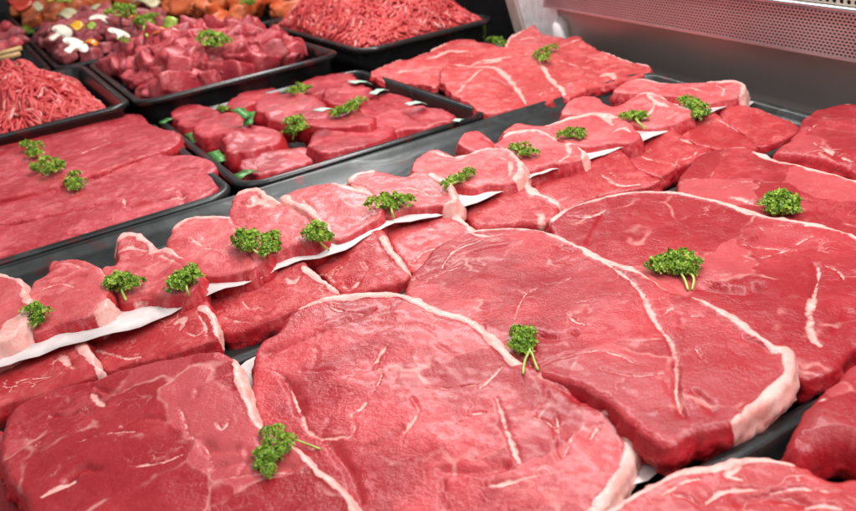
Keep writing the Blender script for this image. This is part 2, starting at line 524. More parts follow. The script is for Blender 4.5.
    tri = np.array([f[:3] for f in faces] + [(f[0], f[2], f[3]) for f in faces if len(f) == 4])
    fn = np.cross(V3[tri[:, 1]] - V3[tri[:, 0]], V3[tri[:, 2]] - V3[tri[:, 0]])
    for k in range(3): np.add.at(nrm, tri[:, k], fn)
    nrm /= np.linalg.norm(nrm, axis=1)[:, None] + 1e-15
    bottom = tuple(rings[-1][::-1])
    ca, sa = math.cos(seed), math.sin(seed)
    rest = np.column_stack([V3[:, 0] * ca - V3[:, 1] * sa, V3[:, 0] * sa + V3[:, 1] * ca, V3[:, 2]]) + np.array([seed * .37, seed * .19, seed * .11])
    loc = (c[0], c[1], z0 - thick)

    def part(nm, sel, parent, bot):
        used = np.unique(np.concatenate([np.array(f) for f in sel] + ([np.array(bot)] if bot else [])))
        mp = -np.ones(len(V3), int); mp[used] = np.arange(len(used))
        fs = [mp[list(f)] for f in sel] + ([mp[list(bot)]] if bot else [])
        vv = V3[used]
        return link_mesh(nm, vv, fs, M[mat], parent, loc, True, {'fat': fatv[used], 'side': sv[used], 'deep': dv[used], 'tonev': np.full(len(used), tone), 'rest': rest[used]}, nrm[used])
    if rims:
        isr = [np.mean(rv[list(f)]) > .5 for f in faces]
        o = part(name, [f for f, q in zip(faces, isr) if not q], None, bottom)
        sel = [f for f, q in zip(faces, isr) if q]
        parent_ = {}
        def find(a):
            while parent_.setdefault(a, a) != a: parent_[a] = parent_[parent_[a]]; a = parent_[a]
            return a
        for f in sel:
            for q in f[1:]: parent_[find(q)] = find(f[0])
        comp = {}
        for f in sel: comp.setdefault(find(f[0]), []).append(f)
        for fl in comp.values():
            part('fat_rim', fl, o, None)
    else:
        o = part(name, faces, None, bottom)
    return tag(o, label, cat, group)


# ------------------------------------------------------------------ setting: stepped deck and the back of the case
mb = MB()
mb.box((-1.262, -1.2, -.20), (1.2, .845, -.058))
mb.box((-3.6, -1.2, -.20), (-1.262, .845, -.032))
tag(mb.build('counter_deck', M['deck']), 'black stepped deck under all the meat trays', 'deck', kind='structure')
back = empty('case_back_panel', (-.8, .86, -.05))
tag(back, 'dull brushed steel back panel under the punched grille', 'panel')
MB().box((-.36, -.012, -.02), (1.6, .012, .125)).build('steel_sheet', M['steel'], back)
dk = tag(MB().box((-3.6, .905, -.20), (.9, .93, .7)).box((-3.64, -1.2, -.20), (-3.602, .903, .7)).build('case_shell', M['deck']), 'black inner shell of the case behind trays', 'shell', kind='structure')


def punched(x0, x1, z0, z1, px_, pz, hw, hh, th=.0012):
    vs, fs = [], []
    nz = int(round((z1 - z0) / pz)); nx = int(round((x1 - x0) / px_))
    for j in range(nz):
        for i in range(nx):
            cx = x0 + (i + .5 + (.5 if j % 2 else 0)) * px_; cz = z0 + (j + .5) * pz
            b = len(vs); hx, hz = px_ / 2, pz / 2
            sq = [(-1, -1), (0, -1), (1, -1), (1, 0), (1, 1), (0, 1), (-1, 1), (-1, 0)]
            for (a, c) in sq: vs.append((cx + a * hx, 0, cz + c * hz))
            for y in (0, th):
                for (a, c) in sq:
                    k = .80 if a and c else 1.0
                    vs.append((cx + a * hw * k, y, cz + c * hh * k))
            for k in range(8):
                l = (k + 1) % 8
                fs.append((b + k, b + l, b + 8 + l, b + 8 + k)); fs.append((b + 8 + k, b + 8 + l, b + 16 + l, b + 16 + k))
    return vs, fs


gr = empty('air_grille', (-.81, .826, .0425)); gr.rotation_euler = (0, .029, 0)
tag(gr, 'punched steel air grille with polished rail along back of the case', 'grille')
vs, fs = punched(-.335, .75, 0, .0470, .0052, .0036, .0017, .00105)
link_mesh('punched_strip', vs, fs, M['grille'], gr, None, False)
MB().box((-.335, .006, .0), (.75, .010, .16)).build('dark_backing', M['dark'], gr)
m = MB(); m.tube([(-.335, -.001, .0505), (.2, -.001, .0505), (.75, -.001, .0505)], .0036, 12); m.build('polished_rail', M['rail'], gr, smooth=True)
MB().box((-.335, -.0005, -.0035), (.75, .012, -.0003)).build('lower_lip', M['grille'], gr)
vs, fs = punched(-.335, .75, .0545, .16, .0088, .0076, .0026, .0026)
link_mesh('perforated_cream_strip', vs, fs, M['cream'], gr, None, False)

sp = empty('side_panel', (-1.212, .845, -.03))
tag(sp, 'white upright panel with slanted taupe edge at end of the back grille', 'panel')
MB().add([(.005, 0, -.02), (.077, 0, -.02), (.077, 0, .20), (-.075, 0, .20), (.005, .02, -.02), (.077, .02, -.02), (.077, .02, .20), (-.075, .02, .20)],
         [(0, 1, 2, 3), (7, 6, 5, 4), (0, 4, 5, 1), (1, 5, 6, 2), (2, 6, 7, 3), (3, 7, 4, 0)]).build('panel_sheet', M['panel'], sp)
MB().add([(-.022, -.006, -.02), (.004, -.006, -.02), (-.077, -.006, .20), (-.105, -.006, .20), (-.022, .02, -.02), (.004, .02, -.02), (-.077, .02, .20), (-.105, .02, .20)],
         [(0, 1, 2, 3), (7, 6, 5, 4), (0, 4, 5, 1), (1, 5, 6, 2), (2, 6, 7, 3), (3, 7, 4, 0)]).build('slanted_trim', M['trim'], sp)
m = MB(); m.tube([(.094, -.004, -.02), (.088, -.004, .05), (.084, -.004, .062)], [.015, .013, .004], 14); m.build('rounded_post', M['panel'], sp, smooth=True)


# ------------------------------------------------------------------ trays
def rrect(x0, x1, y0, y1, r, n=9):
    out = []
    for (cx_, cy_, a0) in ((x1 - r, y1 - r, 0), (x0 + r, y1 - r, 90), (x0 + r, y0 + r, 180), (x1 - r, y0 + r, 270)):
        for k in range(n):
            a = math.radians(a0 + 90 * k / (n - 1)); out.append((cx_ + r * math.cos(a), cy_ + r * math.sin(a)))
    return out


def tray(x0, x1, y0, y1, rim, depth, label, r=.032, mat='tray', tilt=0.0, din=None):
    di = din or depth
    prof = [(.020, -depth), (.010, -depth * .5), (.0045, -.010), (.0, -.0085), (-.0006, -.004), (.0006, -.0008), (.003, 0), (.0075, -.0002),
            (.0098, -.0020), (.0115, -.006), (.017, -di * .5 - .002), (.024, -di + .006), (.031, -di + .0035), (.042, -di + .003)]
    vs, fs = [], []
    for ins, z in prof: vs += [(x, y, rim + z - tilt * (x - x0)) for x, y in rrect(x0 + ins, x1 - ins, y0 + ins, y1 - ins, max(.004, r - ins * .7))]
    N = 36
    for k in range(len(prof) - 1):
        for i in range(N): j = (i + 1) % N; fs.append((k * N + i, k * N + j, (k + 1) * N + j, (k + 1) * N + i))
    fs.append(tuple((len(prof) - 1) * N + i for i in range(N))); fs.append(tuple(range(N))[::-1])
    o = link_mesh('display_tray', vs, fs, M[mat], None, ((x0 + x1) / 2, (y0 + y1) / 2, rim - depth))
    return tag(o, label, 'tray', 'black trays holding the meat')


tray(-.858, -.552, -.42, .776, 0, .045, 'long dark tray holding the row of garnished loin chops', mat='tray_grey', tilt=.05, din=.018)
tray(-.546, -.262, -.42, .80, -.016, .036, 'long black tray under the big overlapping rump steaks', din=.022)
tray(-.256, .06, -.30, .80, 0, .05, 'black tray at the front corner under two dark steaks', din=.022)
tray(-1.268, -.868, -.34, .211, 0, .05, 'dark tray holding the flat layered flank slices', mat='tray_grey', din=.024)
tray(-1.266, -.871, .217, .5445, 0, .05, 'small black tray of fillet chunks with mint paper tabs')
tray(-1.258, -.862, .553, .81, -.016, .034, 'black tray of fat streaked steaks beside the white side panel', din=.016)
tray(-1.728, -1.296, -.32, .196, .026, .055, 'black tray of coarse minced beef in long strands')
tray(-1.724, -1.283, .201, .530, .026, .055, 'black tray heaped with stewing beef chunks')
tray(-1.722, -1.262, .553, .815, .026, .055, 'black tray heaped with fine minced beef beside the white side panel')
tray(-2.255, -1.735, .148, .432, .027, .055, 'black tray of dark beef mixed with mushroom slices and peppers')
tray(-2.250, -1.735, .440, .80, .027, .055, 'black tray of orange marinated meat')
tray(-2.92, -2.400, .155, .60, .029, .055, 'farthest black tray of mixed kebab pieces behind mushroom slices')
tray(-2.25, -1.740, -.25, .142, .027, .055, 'black tray of thin meat strips behind the coarse mince')

# ------------------------------------------------------------------ front tray: rump steaks
G1 = 'large rump steaks overlapping in the front tray'
slab('rump_steak', [(0, 430), (-4, 452), (6, 482), (24, 500), (34, 540), (120, 600), (260, 620), (370, 590), (386, 548), (364, 511), (341, 484), (320, 466), (300, 445), (266, 427), (251, 399), (243, 372), (234, 357), (212, 352), (165, 360), (127, 366), (103, 374), (80, 381), (36, 393), (10, 410)],
     .012, .016, 'rump', 'large red rump steak in front corner, s-shaped parsley sprig on its fat edge', 'steak', G1, tone=0.45, gy=.07, edge=.005,
     rims=[(7.5, [(238, 358), (243, 372), (251, 399), (266, 427), (300, 445), (320, 466), (341, 484), (364, 511), (386, 548), (372, 590)])],
     seams=[(4, [(92, 393), (97, 399), (104, 405)]), (1.6, [(176, 407), (185, 420), (190, 436), (205, 446), (212, 462)]), (1.5, [(80, 444), (110, 436), (140, 434)]),
            (1.5, [(222, 480), (262, 473), (310, 470)]), (1.2, [(30, 452), (50, 437), (80, 432)]), (5, [(44, 497), (60, 489), (75, 484)]), (1.6, [(130, 470), (160, 466), (185, 455)]), (1.4, [(216, 424), (223, 431), (230, 420)])],
     creases=[(2.2, 1.6, [(52, 414), (62, 414), (74, 411)]), (3, 2.2, [(70, 480), (83, 470), (98, 472)]), (3.5, 2.0, [(205, 444), (214, 452), (235, 449)]), (2.5, 1.4, [(96, 386), (110, 392), (128, 388)]),
              (2, 1.5, [(124, 428), (145, 419), (165, 422)]), (3, 1.6, [(216, 468), (250, 462), (290, 466)]), (3, 1.4, [(50, 395), (72, 389), (92, 384)])],
     bumps=[(9, 2.0, (162, 396)), (14, 1.6, (206, 395)), (12, 1.6, (60, 440))])
slab('rump_steak', [(-90, 430), (-20, 424), (10, 440), (30, 480), (70, 520), (60, 600), (-40, 640), (-120, 560)], -.012, .012, 'rump', 'dark red steak peeping out beneath the front corner steak', 'steak', G1, gy=.02, tone=.6)
slab('rump_steak', [(256, 362), (262, 345), (279, 331), (287, 315), (308, 303), (330, 296), (342, 293), (374, 291), (405, 294), (430, 304), (446, 309), (468, 318), (488, 332), (504, 347), (518, 361), (545, 373), (562, 383), (577, 398), (592, 404), (612, 410), (628, 416), (638, 434), (637, 456), (624, 484), (604, 511), (560, 560), (480, 600), (380, 590), (320, 540), (285, 480), (262, 440), (250, 400)],
     .004, .015, 'rump', 'large pale red steak in front with long stemmed parsley at its top edge', 'steak', G1, gx=-.085, gy=.05, edge=.0045,
     rims=[(8.5, [(300, 306), (320, 299), (338, 295), (374, 293), (405, 296), (430, 305), (446, 310), (468, 319), (488, 333), (504, 348), (516, 361)]), (9.5, [(612, 412), (630, 418), (637, 436), (635, 456), (622, 484), (602, 511), (560, 560)])],
     seams=[(1.8, [(258, 369), (284, 378), (296, 401), (304, 419), (310, 434), (328, 440), (352, 438), (355, 425), (352, 416), (364, 407), (381, 378), (378, 360)]), (5.0, [(497, 398), (503, 416), (509, 436), (519, 462)]), (2.5, [(478, 388), (492, 376), (502, 366)]),
            (2.0, [(480, 486), (510, 482), (541, 474)]), (1.8, [(533, 417), (547, 422), (559, 434)]), (1.6, [(556, 414), (559, 434)]), (1.6, [(575, 434), (570, 444), (565, 457)]), (2.6, [(388, 346), (382, 353), (374, 364)]), (1.5, [(422, 384), (450, 386), (476, 383)]),
            (1.5, [(455, 424), (472, 412), (492, 412)]), (3.2, [(296, 401), (304, 419), (308, 432)]), (2.2, [(412, 398), (418, 412), (404, 432)]), (1.5, [(254, 356), (300, 343), (351, 317)]), (1.3, [(590, 440), (600, 425), (606, 428)]), (1.5, [(318, 300), (332, 307), (352, 312), (372, 310)])],
     creases=[(2.4, 1.7, [(264, 354), (313, 336), (351, 318), (374, 308)]), (3, 2.0, [(284, 380), (296, 395), (302, 412)]), (3, 1.4, [(440, 466), (475, 470), (505, 466)]), (2.5, 1.5, [(402, 428), (388, 438), (366, 448)]), (3, 1.6, [(330, 446), (350, 470), (360, 500)]), (2.4, 1.3, [(545, 378), (565, 392), (580, 402)])],
     bumps=[(12, 1.4, (350, 390)), (14, 1.8, (335, 330)), (12, 1.6, (560, 445)), (10, -1.2, (510, 385)), (11, 1.5, (440, 440))])
slab('rump_steak', [(404, 292), (410, 276), (424, 258), (440, 245), (462, 233), (484, 230), (512, 229), (536, 230), (564, 237), (590, 249), (612, 260), (636, 268), (669, 288), (698, 296), (739, 314), (775, 341), (790, 344), (795, 360), (790, 378), (772, 398), (735, 424), (692, 434), (674, 447), (655, 444), (632, 426), (604, 402), (575, 388), (545, 377), (520, 372), (495, 362), (460, 345), (415, 322)],
     .009, .019, 'rump', 'widest red steak mid tray, thick cream fat along its right hand rim', 'steak', G1, tone=0.30, gx=.05, gy=.075, edge=.0045,
     rims=[(9, [(700, 297), (739, 316), (775, 343), (791, 347), (795, 362), (789, 380), (770, 400), (738, 422)]), (9, [(470, 232), (500, 229), (536, 230), (564, 237), (590, 249), (612, 260), (640, 270), (668, 288)])],
     seams=[(3.4, [(600, 258), (625, 276), (640, 292), (656, 322), (672, 344), (677, 368), (676, 392), (681, 412)]), (1.6, [(515, 320), (518, 308), (525, 294), (536, 288)]), (1.4, [(518, 291), (526, 293)]), (3.5, [(466, 232), (486, 238), (504, 236)]), (2.6, [(440, 268), (456, 250), (486, 240)]), (2, [(420, 284), (440, 272), (470, 262)]), (1.4, [(695, 346), (702, 356), (708, 364)]),
            (1.4, [(660, 316), (668, 310), (676, 306)]), (1.3, [(690, 316), (700, 315), (706, 316)]), (1.4, [(560, 360), (600, 352), (640, 366)]), (1.3, [(600, 372), (640, 378), (664, 374)]), (1.2, [(565, 312), (576, 322), (590, 326)]), (1.3, [(545, 284), (562, 280), (574, 272)])],
     creases=[(2.4, 1.6, [(420, 276), (445, 266), (470, 254), (505, 246)]), (4.5, 2.4, [(541, 336), (556, 338), (572, 335)]), (2.2, 1.6, [(676, 366), (677, 392), (683, 416)]), (2.5, 1.4, [(695, 392), (706, 402), (712, 410)]), (2.6, 1.3, [(745, 336), (760, 342), (772, 350)])],
     bumps=[(15, 1.6, (600, 300)), (12, 1.4, (480, 280)), (14, 1.8, (725, 370)), (9, 1.4, (640, 340))])
slab('rump_steak', [(548, 224), (562, 212), (582, 204), (602, 198), (636, 192), (662, 191), (698, 195), (721, 200), (759, 212), (800, 222), (831, 227), (856, 234), (930, 258), (980, 300), (950, 335), (900, 338), (856, 344), (832, 366), (808, 378), (790, 372), (760, 350), (700, 330), (640, 300), (590, 268), (560, 246)],
     .003, .018, 'rump', 'dark red steak at the right edge carrying an umbrella shaped parsley sprig', 'steak', G1, tone=0.50, gy=.06, edge=.004,
     rims=[(6, [(552, 220), (570, 208), (602, 199), (636, 193), (662, 192), (698, 196), (721, 201), (759, 213), (800, 223), (831, 228), (856, 235), (930, 259)])],
     seams=[(2.2, [(814, 258), (819, 270), (817, 284), (813, 300)]), (6.5, [(814, 298), (809, 318), (812, 336), (820, 344)]), (1.6, [(742, 241), (772, 245), (800, 248)]), (1.6, [(738, 260), (764, 254), (784, 248), (800, 240), (812, 236)]), (1.5, [(772, 224), (800, 226), (838, 228)]),
            (1.5, [(820, 262), (838, 270), (846, 280)]), (2.4, [(566, 216), (588, 218), (606, 210)]), (1.4, [(757, 264), (760, 257)])],
     creases=[(5, 3.6, [(706, 288), (722, 291), (744, 293), (754, 290)]), (2.4, 1.5, [(814, 262), (817, 280), (812, 300)]), (2.6, 1.6, [(588, 244), (594, 228), (604, 214)]), (3, 1.5, [(826, 336), (838, 326), (850, 310)])],
     bumps=[(16, 2.0, (780, 285)), (14, 1.4, (650, 225)), (8, 1.5, (720, 275))])
slab('rump_steak', [(676, 178), (686, 164), (696, 154), (721, 147), (746, 148), (762, 154), (790, 164), (820, 174), (845, 180), (900, 196), (930, 240), (880, 246), (831, 238), (780, 226), (730, 214), (690, 200), (678, 190)],
     -.001, .016, 'rump', 'red steak with round parsley tuft, tucked behind the umbrella parsley steak', 'steak', G1, tone=0.40, gy=.05, edge=.004,
     rims=[(3.2, [(696, 154), (721, 147), (746, 148)]), (7.5, [(758, 153), (790, 164), (820, 174), (845, 180), (900, 196)])],
     seams=[(1.5, [(708, 190), (726, 186), (740, 182), (760, 184)]), (4.5, [(728, 196), (745, 200), (760, 206)])],
     creases=[(3, 1.8, [(728, 198), (742, 202), (758, 204)]), (2.4, 1.4, [(760, 156), (776, 162), (784, 168)])], bumps=[(14, 1.5, (790, 196)), (12, 1.4, (730, 170))])
slab('rump_steak', [(772, 150), (786, 140), (797, 130), (804, 116), (820, 106), (850, 101), (905, 104), (930, 150), (905, 186), (870, 178), (846, 166), (820, 160), (795, 154)],
     .008, .022, 'rump', 'thick red steak at the far end of the front tray by the steel panel', 'steak', G1, tone=0.45, gy=.0, edge=.008,
     rims=[(3, [(846, 102), (856, 101), (880, 102)])], seams=[(3.4, [(814, 144), (836, 156), (858, 164)]), (1.5, [(800, 140), (812, 128), (822, 122)])],
     creases=[(3, 1.5, [(818, 146), (836, 158), (852, 166)])], bumps=[(20, 3, (835, 122))])

# third tray, front corner
G2 = 'dark steaks in the corner tray'
slab('beef_joint', [(785, 446), (787, 431), (801, 407), (825, 383), (853, 360), (905, 328), (960, 380), (940, 430), (890, 452), (862, 452), (838, 446), (816, 452), (800, 458)],
     .016, .026, 'rump', 'thick rounded dark red beef cut half out of frame above the corner steak', 'beef cut', G2, tone=0.55, gx=-.06, gy=.05, edge=.012, rims=(),
     seams=[(1.6, [(812, 404), (824, 398), (836, 396)])], bumps=[(25, 4, (835, 415))])
slab('rump_steak', [(600, 522), (636, 495), (665, 479), (690, 470), (716, 464), (754, 457), (790, 461), (820, 473), (850, 476), (920, 470), (960, 520), (900, 580), (760, 610), (640, 590)],
     .012, .015, 'small', 'fat edged steak cut off by the lower frame in the corner tray', 'steak', G2, tone=0.25, gy=.05, edge=.004,
     rims=[(6, [(610, 516), (636, 497), (665, 481), (690, 472), (716, 466), (754, 459), (790, 463)])],
     seams=[(3, [(704, 506), (710, 500), (728, 491), (763, 488)]), (3, [(672, 497), (690, 500), (704, 511)]), (3, [(806, 506), (826, 504), (840, 508)]), (3, [(740, 468), (728, 476), (742, 480)]), (1.6, [(770, 490), (800, 486), (840, 490)]), (1.6, [(650, 505), (680, 486), (700, 480)])], creases=[(3, 1.5, [(740, 500), (770, 494), (800, 500)])])

# ------------------------------------------------------------------ chop tray, lower row
G3 = 'small steaks in the row below the chops'
RZ = -.007
slab('small_steak', tuck([(-60, 392), (-20, 378), (0, 371), (30, 362), (60, 351), (86, 345), (94, 358), (103, 370), (84, 380), (40, 394), (8, 406), (-60, 424)]), RZ, .018, 'small', 'small steak cut off by the frame edge, lowest in the row below the chops', 'steak', G3, rw=1.7, tone=0.00, sw=1.5, gy=.13, gx=-.05,
     rims=[(5, [(80, 343), (92, 356), (103, 370)])], seams=[(4.5, [(52, 362), (60, 354), (66, 362), (74, 369)]), (2, [(10, 384), (30, 378), (50, 377)]), (2, [(60, 374), (70, 366), (60, 360)])])
slab('small_steak', tuck([(86, 345), (116, 337), (142, 330), (166, 320), (186, 311), (205, 306), (216, 317), (221, 330), (216, 339), (200, 344), (180, 351), (146, 359), (118, 367), (103, 370), (94, 358)]), RZ, .019, 'small', 'marbled small steak between the frame edge steak and a larger one, lowest row', 'steak', G3, rw=1.7, tone=0.25, sw=1.5, gy=.13, gx=-.05,
     rims=[(5, [(202, 307), (214, 317), (221, 332)])], seams=[(3, [(90, 348), (110, 354), (128, 358), (140, 356)]), (5, [(176, 322), (184, 318), (180, 328)]), (2, [(186, 330), (196, 334), (206, 326)]), (2.2, [(196, 311), (204, 322), (207, 334)])])
slab('small_steak', tuck([(207, 309), (220, 304), (240, 294), (256, 286), (276, 276), (292, 270), (306, 268), (324, 279), (339, 290), (336, 296), (313, 304), (284, 313), (270, 320), (252, 326), (226, 334), (214, 322)]), RZ, .019, 'small', 'small dark steak with cream fat edge beneath the heart shaped parsley', 'steak', G3, rw=1.7, tone=0.10, sw=1.5, gy=.13, gx=-.05,
     rims=[(5, [(304, 268), (322, 279), (338, 290)])], seams=[(1.8, [(222, 316), (236, 320), (250, 321)]), (3.2, [(286, 278), (294, 282), (300, 276)]), (1.5, [(242, 300), (250, 308), (262, 306)])])
slab('small_steak', tuck([(310, 268), (326, 262), (346, 255), (366, 246), (384, 240), (395, 253), (411, 271), (405, 279), (374, 290), (350, 292), (338, 288), (326, 278)]), RZ, .019, 'small', 'small red steak just under the white paper by the upright parsley sprig', 'steak', G3, rw=1.7, tone=0.35, sw=1.5, gy=.13, gx=-.05,
     rims=[(5, [(384, 240), (394, 253), (411, 271)])], seams=[(4, [(344, 284), (350, 288), (358, 282)]), (1.4, [(364, 262), (368, 268)]), (2, [(316, 270), (326, 272), (334, 280)])])
slab('small_steak', tuck([(388, 240), (410, 232), (434, 224), (456, 216), (468, 222), (475, 230), (470, 250), (440, 266), (414, 274), (400, 260)]), RZ, .019, 'small', 'small steak squeezed between white paper and the widest rump steak', 'steak', G3, rw=1.7, tone=0.00, sw=1.5, gy=.13, gx=-.05,
     rims=[(4.5, [(456, 216), (466, 221), (476, 229)])], seams=[(2.2, [(412, 262), (424, 250), (438, 246)])])
slab('small_steak', tuck([(468, 218), (494, 206), (512, 194), (527, 184), (538, 192), (550, 197), (560, 204), (560, 216), (548, 222), (516, 226), (484, 228), (474, 226)]), RZ + .002, .02, 'small', 'small steak with a square fat lump and thick fat rim, below the chops', 'steak', G3, rw=1.7, tone=0.30, sw=1.5, gy=.13, gx=-.05, edge=.005,
     rims=[(8, [(527, 184), (537, 192), (550, 197), (561, 206)])], seams=[(10, [(540, 222), (541, 216)])])
slab('small_steak', tuck([(532, 190), (556, 181), (580, 171), (602, 163), (622, 157), (640, 168), (660, 178), (640, 188), (604, 196), (580, 205), (564, 210), (554, 200)]), RZ, .018, 'small', 'lean small steak left of the upper black gap, behind the square fat lump', 'steak', G3, rw=1.7, tone=0.15, sw=1.5, gy=.13, gx=-.05,
     seams=[(2.6, [(600, 174), (612, 182), (622, 186), (640, 184)]), (1.5, [(604, 163), (610, 172), (616, 178)])])
slab('small_steak', tuck([(618, 158), (640, 150), (660, 143), (678, 137), (694, 142), (712, 147), (700, 158), (678, 168), (660, 178), (640, 170)]), RZ, .018, 'small', 'lean small steak with one white fat stripe, beside the gap by round parsley steak', 'steak', G3, rw=1.7, tone=0.40, sw=1.5, gy=.13, gx=-.05,
     seams=[(3.4, [(677, 138), (692, 143), (711, 147)]), (1.5, [(640, 156), (652, 162), (668, 166)]), (1.4, [(700, 148), (690, 158), (676, 160)])])
slab('small_steak', tuck([(676, 137), (696, 127), (716, 119), (740, 128), (757, 142), (752, 150), (730, 150), (708, 148), (690, 142)]), RZ, .018, 'small', 'small lean dark steak with thin fat line next to the last chop paper', 'steak', G3, rw=1.7, tone=0.20, sw=1.5, gy=.13, gx=-.05,
     seams=[(2.6, [(716, 120), (728, 124), (741, 130)])], )
slab('small_steak', tuck([(718, 121), (736, 114), (754, 108), (776, 113), (798, 122), (797, 132), (780, 140), (758, 146), (742, 132)]), RZ, .018, 'small', 'last small dark red steak in the lower row, near the tray corner', 'steak', G3, rw=1.7, tone=0.45, sw=1.5, gy=.13, gx=-.05,
     seams=[(2, [(756, 109), (776, 114), (796, 122)])])

# ------------------------------------------------------------------ chop tray, upper row
G4 = 'loin chops in a row with parsley'
CZ = .018


def chop(px, label, rims=(), seams=(), creases=(), bumps=(), z=None, th=None, mat='loin', gy=.10, gx=-.05, **k):
    yy = at(*np.mean(px, 0), 0)[1]
    z = z or float(np.interp(yy, [.10, .30, .50], [.0145, .0118, .0092])); th = th or z + .015
    slab('loin_chop', px, z, th, mat, label, 'chop', G4, gx=gx, gy=gy, rims=rims, seams=seams, creases=creases, bumps=bumps, edge=.0036, und=1.5, jag=.0015, rw=1.75, sw=1.5, slump=.0035, bulge=.0025, **k)


chop([(-40, 290), (-15, 276), (0, 272), (12, 275), (25, 283), (30, 298), (29, 318), (14, 338), (-10, 348), (-40, 350)], 'loin chop cut off by the frame edge, broad fat face toward the small parsley',
     rims=[(6, [(-2, 272), (12, 275), (25, 283), (29, 300)]), (13, [(29, 318), (20, 332), (8, 342)])])
chop([(31, 282), (46, 273), (49, 261), (64, 257), (88, 258), (102, 268), (108, 284), (109, 302), (96, 311), (77, 317), (52, 322), (34, 329), (29, 312), (29, 297)], 'loin chop with small parsley at its corner and upright fat flap at right',
     rims=[(7, [(109, 300), (107, 309), (102, 311)])], seams=[(2.2, [(56, 264), (70, 262), (86, 266)]), (1.6, [(40, 290), (60, 282), (74, 286)]), (4, [(98, 264), (105, 272), (107, 284)])], creases=[(2, 1.2, [(68, 276), (76, 273), (84, 274)])], bumps=[(12, 1.2, (70, 290))])
chop([(103, 266), (113, 262), (117, 247), (118, 236), (132, 231), (148, 236), (156, 246), (168, 244), (184, 254), (196, 264), (199, 278), (190, 291), (167, 294), (140, 293), (122, 299), (113, 284)], 'loin chop with broad flat parsley at left and notched fatty top edge',
     rims=[(6, [(118, 238), (132, 233), (148, 238), (156, 247)]), (4, [(166, 245), (182, 254)])], seams=[(4.5, [(118, 250), (130, 246), (146, 248)]), (4, [(132, 297), (140, 295), (152, 296)]), (1.8, [(160, 252), (172, 258), (182, 264)])], creases=[(2.4, 1.6, [(128, 294), (142, 290), (158, 294)])])
chop([(163, 246), (174, 228), (196, 217), (226, 214), (240, 222), (254, 234), (264, 248), (262, 260), (240, 268), (214, 273), (194, 271), (184, 262)], 'loin chop with parsley at each side, second behind the notched fatty one',
     rims=[(5, [(176, 226), (196, 217), (226, 215)])], seams=[(3, [(232, 226), (246, 236), (256, 246)]), (2, [(190, 236), (206, 246), (220, 248)])], bumps=[(14, 1.4, (220, 245))])
chop([(230, 212), (238, 194), (256, 190), (272, 198), (282, 204), (298, 214), (314, 226), (322, 236), (314, 241), (292, 247), (268, 256), (254, 244), (240, 228)], 'loin chop with round fat eye at its far tip, beside heart shaped parsley',
     rims=[(6, [(240, 194), (256, 190), (272, 198), (280, 203)])], seams=[(6, [(254, 196), (262, 204), (274, 208)]), (3, [(246, 204), (254, 208), (252, 196)]), (1.8, [(268, 226), (284, 226), (296, 232)])], creases=[(2, 1.3, [(240, 203), (250, 206), (256, 198)])])
chop([(279, 197), (300, 186), (324, 181), (352, 188), (374, 194), (381, 206), (370, 219), (350, 231), (334, 236), (318, 222), (300, 210), (284, 203)], 'broad loin chop with diagonal fat band and single parsley at its corner',
     rims=[(6, [(280, 198), (300, 209), (318, 222), (332, 234)]), (4.5, [(336, 184), (354, 189), (372, 194)])], seams=[(3.5, [(300, 199), (312, 210), (324, 220)])], bumps=[(12, 1.5, (345, 205))])
chop([(348, 182), (354, 175), (372, 171), (392, 173), (405, 175), (420, 171), (438, 174), (454, 186), (460, 198), (448, 203), (420, 205), (405, 207), (390, 214), (376, 208), (366, 194)], 'pale loin chop with thick white fat end and a wide parsley fan',
     rims=[(8, [(436, 174), (452, 185), (460, 198), (452, 203)]), (4, [(349, 181), (356, 175), (372, 172)])], seams=[(3, [(352, 184), (362, 188), (374, 196)]), (1.6, [(392, 190), (410, 186), (430, 192)])])
chop([(411, 168), (416, 156), (426, 148), (438, 147), (452, 153), (464, 152), (484, 146), (507, 147), (518, 156), (524, 168), (520, 179), (508, 184), (488, 187), (470, 190), (452, 184), (430, 176)], 'loin chop with curved white rim around its eye and loose parsley left',
     rims=[(5.5, [(460, 153), (484, 146), (507, 147), (518, 156), (524, 168), (518, 180)])], seams=[(3.2, [(498, 155), (510, 164), (508, 178), (496, 184)]), (4, [(437, 150), (444, 152), (456, 154)])])
chop([(458, 143), (466, 133), (482, 132), (494, 140), (510, 130), (528, 128), (546, 130), (557, 138), (573, 142), (586, 150), (585, 157), (570, 164), (543, 167), (522, 172), (508, 164), (486, 152), (470, 149)], 'loin chop with round dark lump at its far left tip',
     rims=[(5, [(506, 132), (528, 128), (546, 130), (556, 138)]), (5, [(574, 142), (586, 150), (584, 158)])], seams=[(3, [(566, 144), (570, 154), (560, 162)])], creases=[(3, 2.2, [(484, 136), (494, 142), (500, 148)])])
chop([(502, 130), (515, 120), (532, 122), (548, 122), (572, 116), (595, 113), (616, 116), (630, 124), (639, 135), (630, 142), (606, 145), (586, 148), (566, 142), (545, 132), (524, 130)], 'loin chop with crumbly fatty front corner, before the tray bend',
     rims=[(4.5, [(548, 123), (572, 117), (595, 114), (616, 117)])], seams=[(4, [(612, 134), (622, 128), (630, 132)]), (5, [(596, 114), (606, 118), (612, 124)])])
chop([(560, 114), (573, 101), (595, 97), (614, 104), (632, 97), (646, 93), (660, 96), (672, 102), (688, 108), (692, 114), (682, 121), (660, 126), (640, 127), (620, 120), (600, 114), (580, 114)], 'loin chop with white rim and two eyes, long stemmed parsley on its corner',
     rims=[(4.5, [(632, 97), (646, 93), (660, 96), (673, 102), (689, 108)])], seams=[(6, [(648, 96), (656, 102), (668, 106)]), (3, [(680, 108), (672, 116), (654, 122)]), (3, [(654, 104), (650, 112), (640, 118)])])
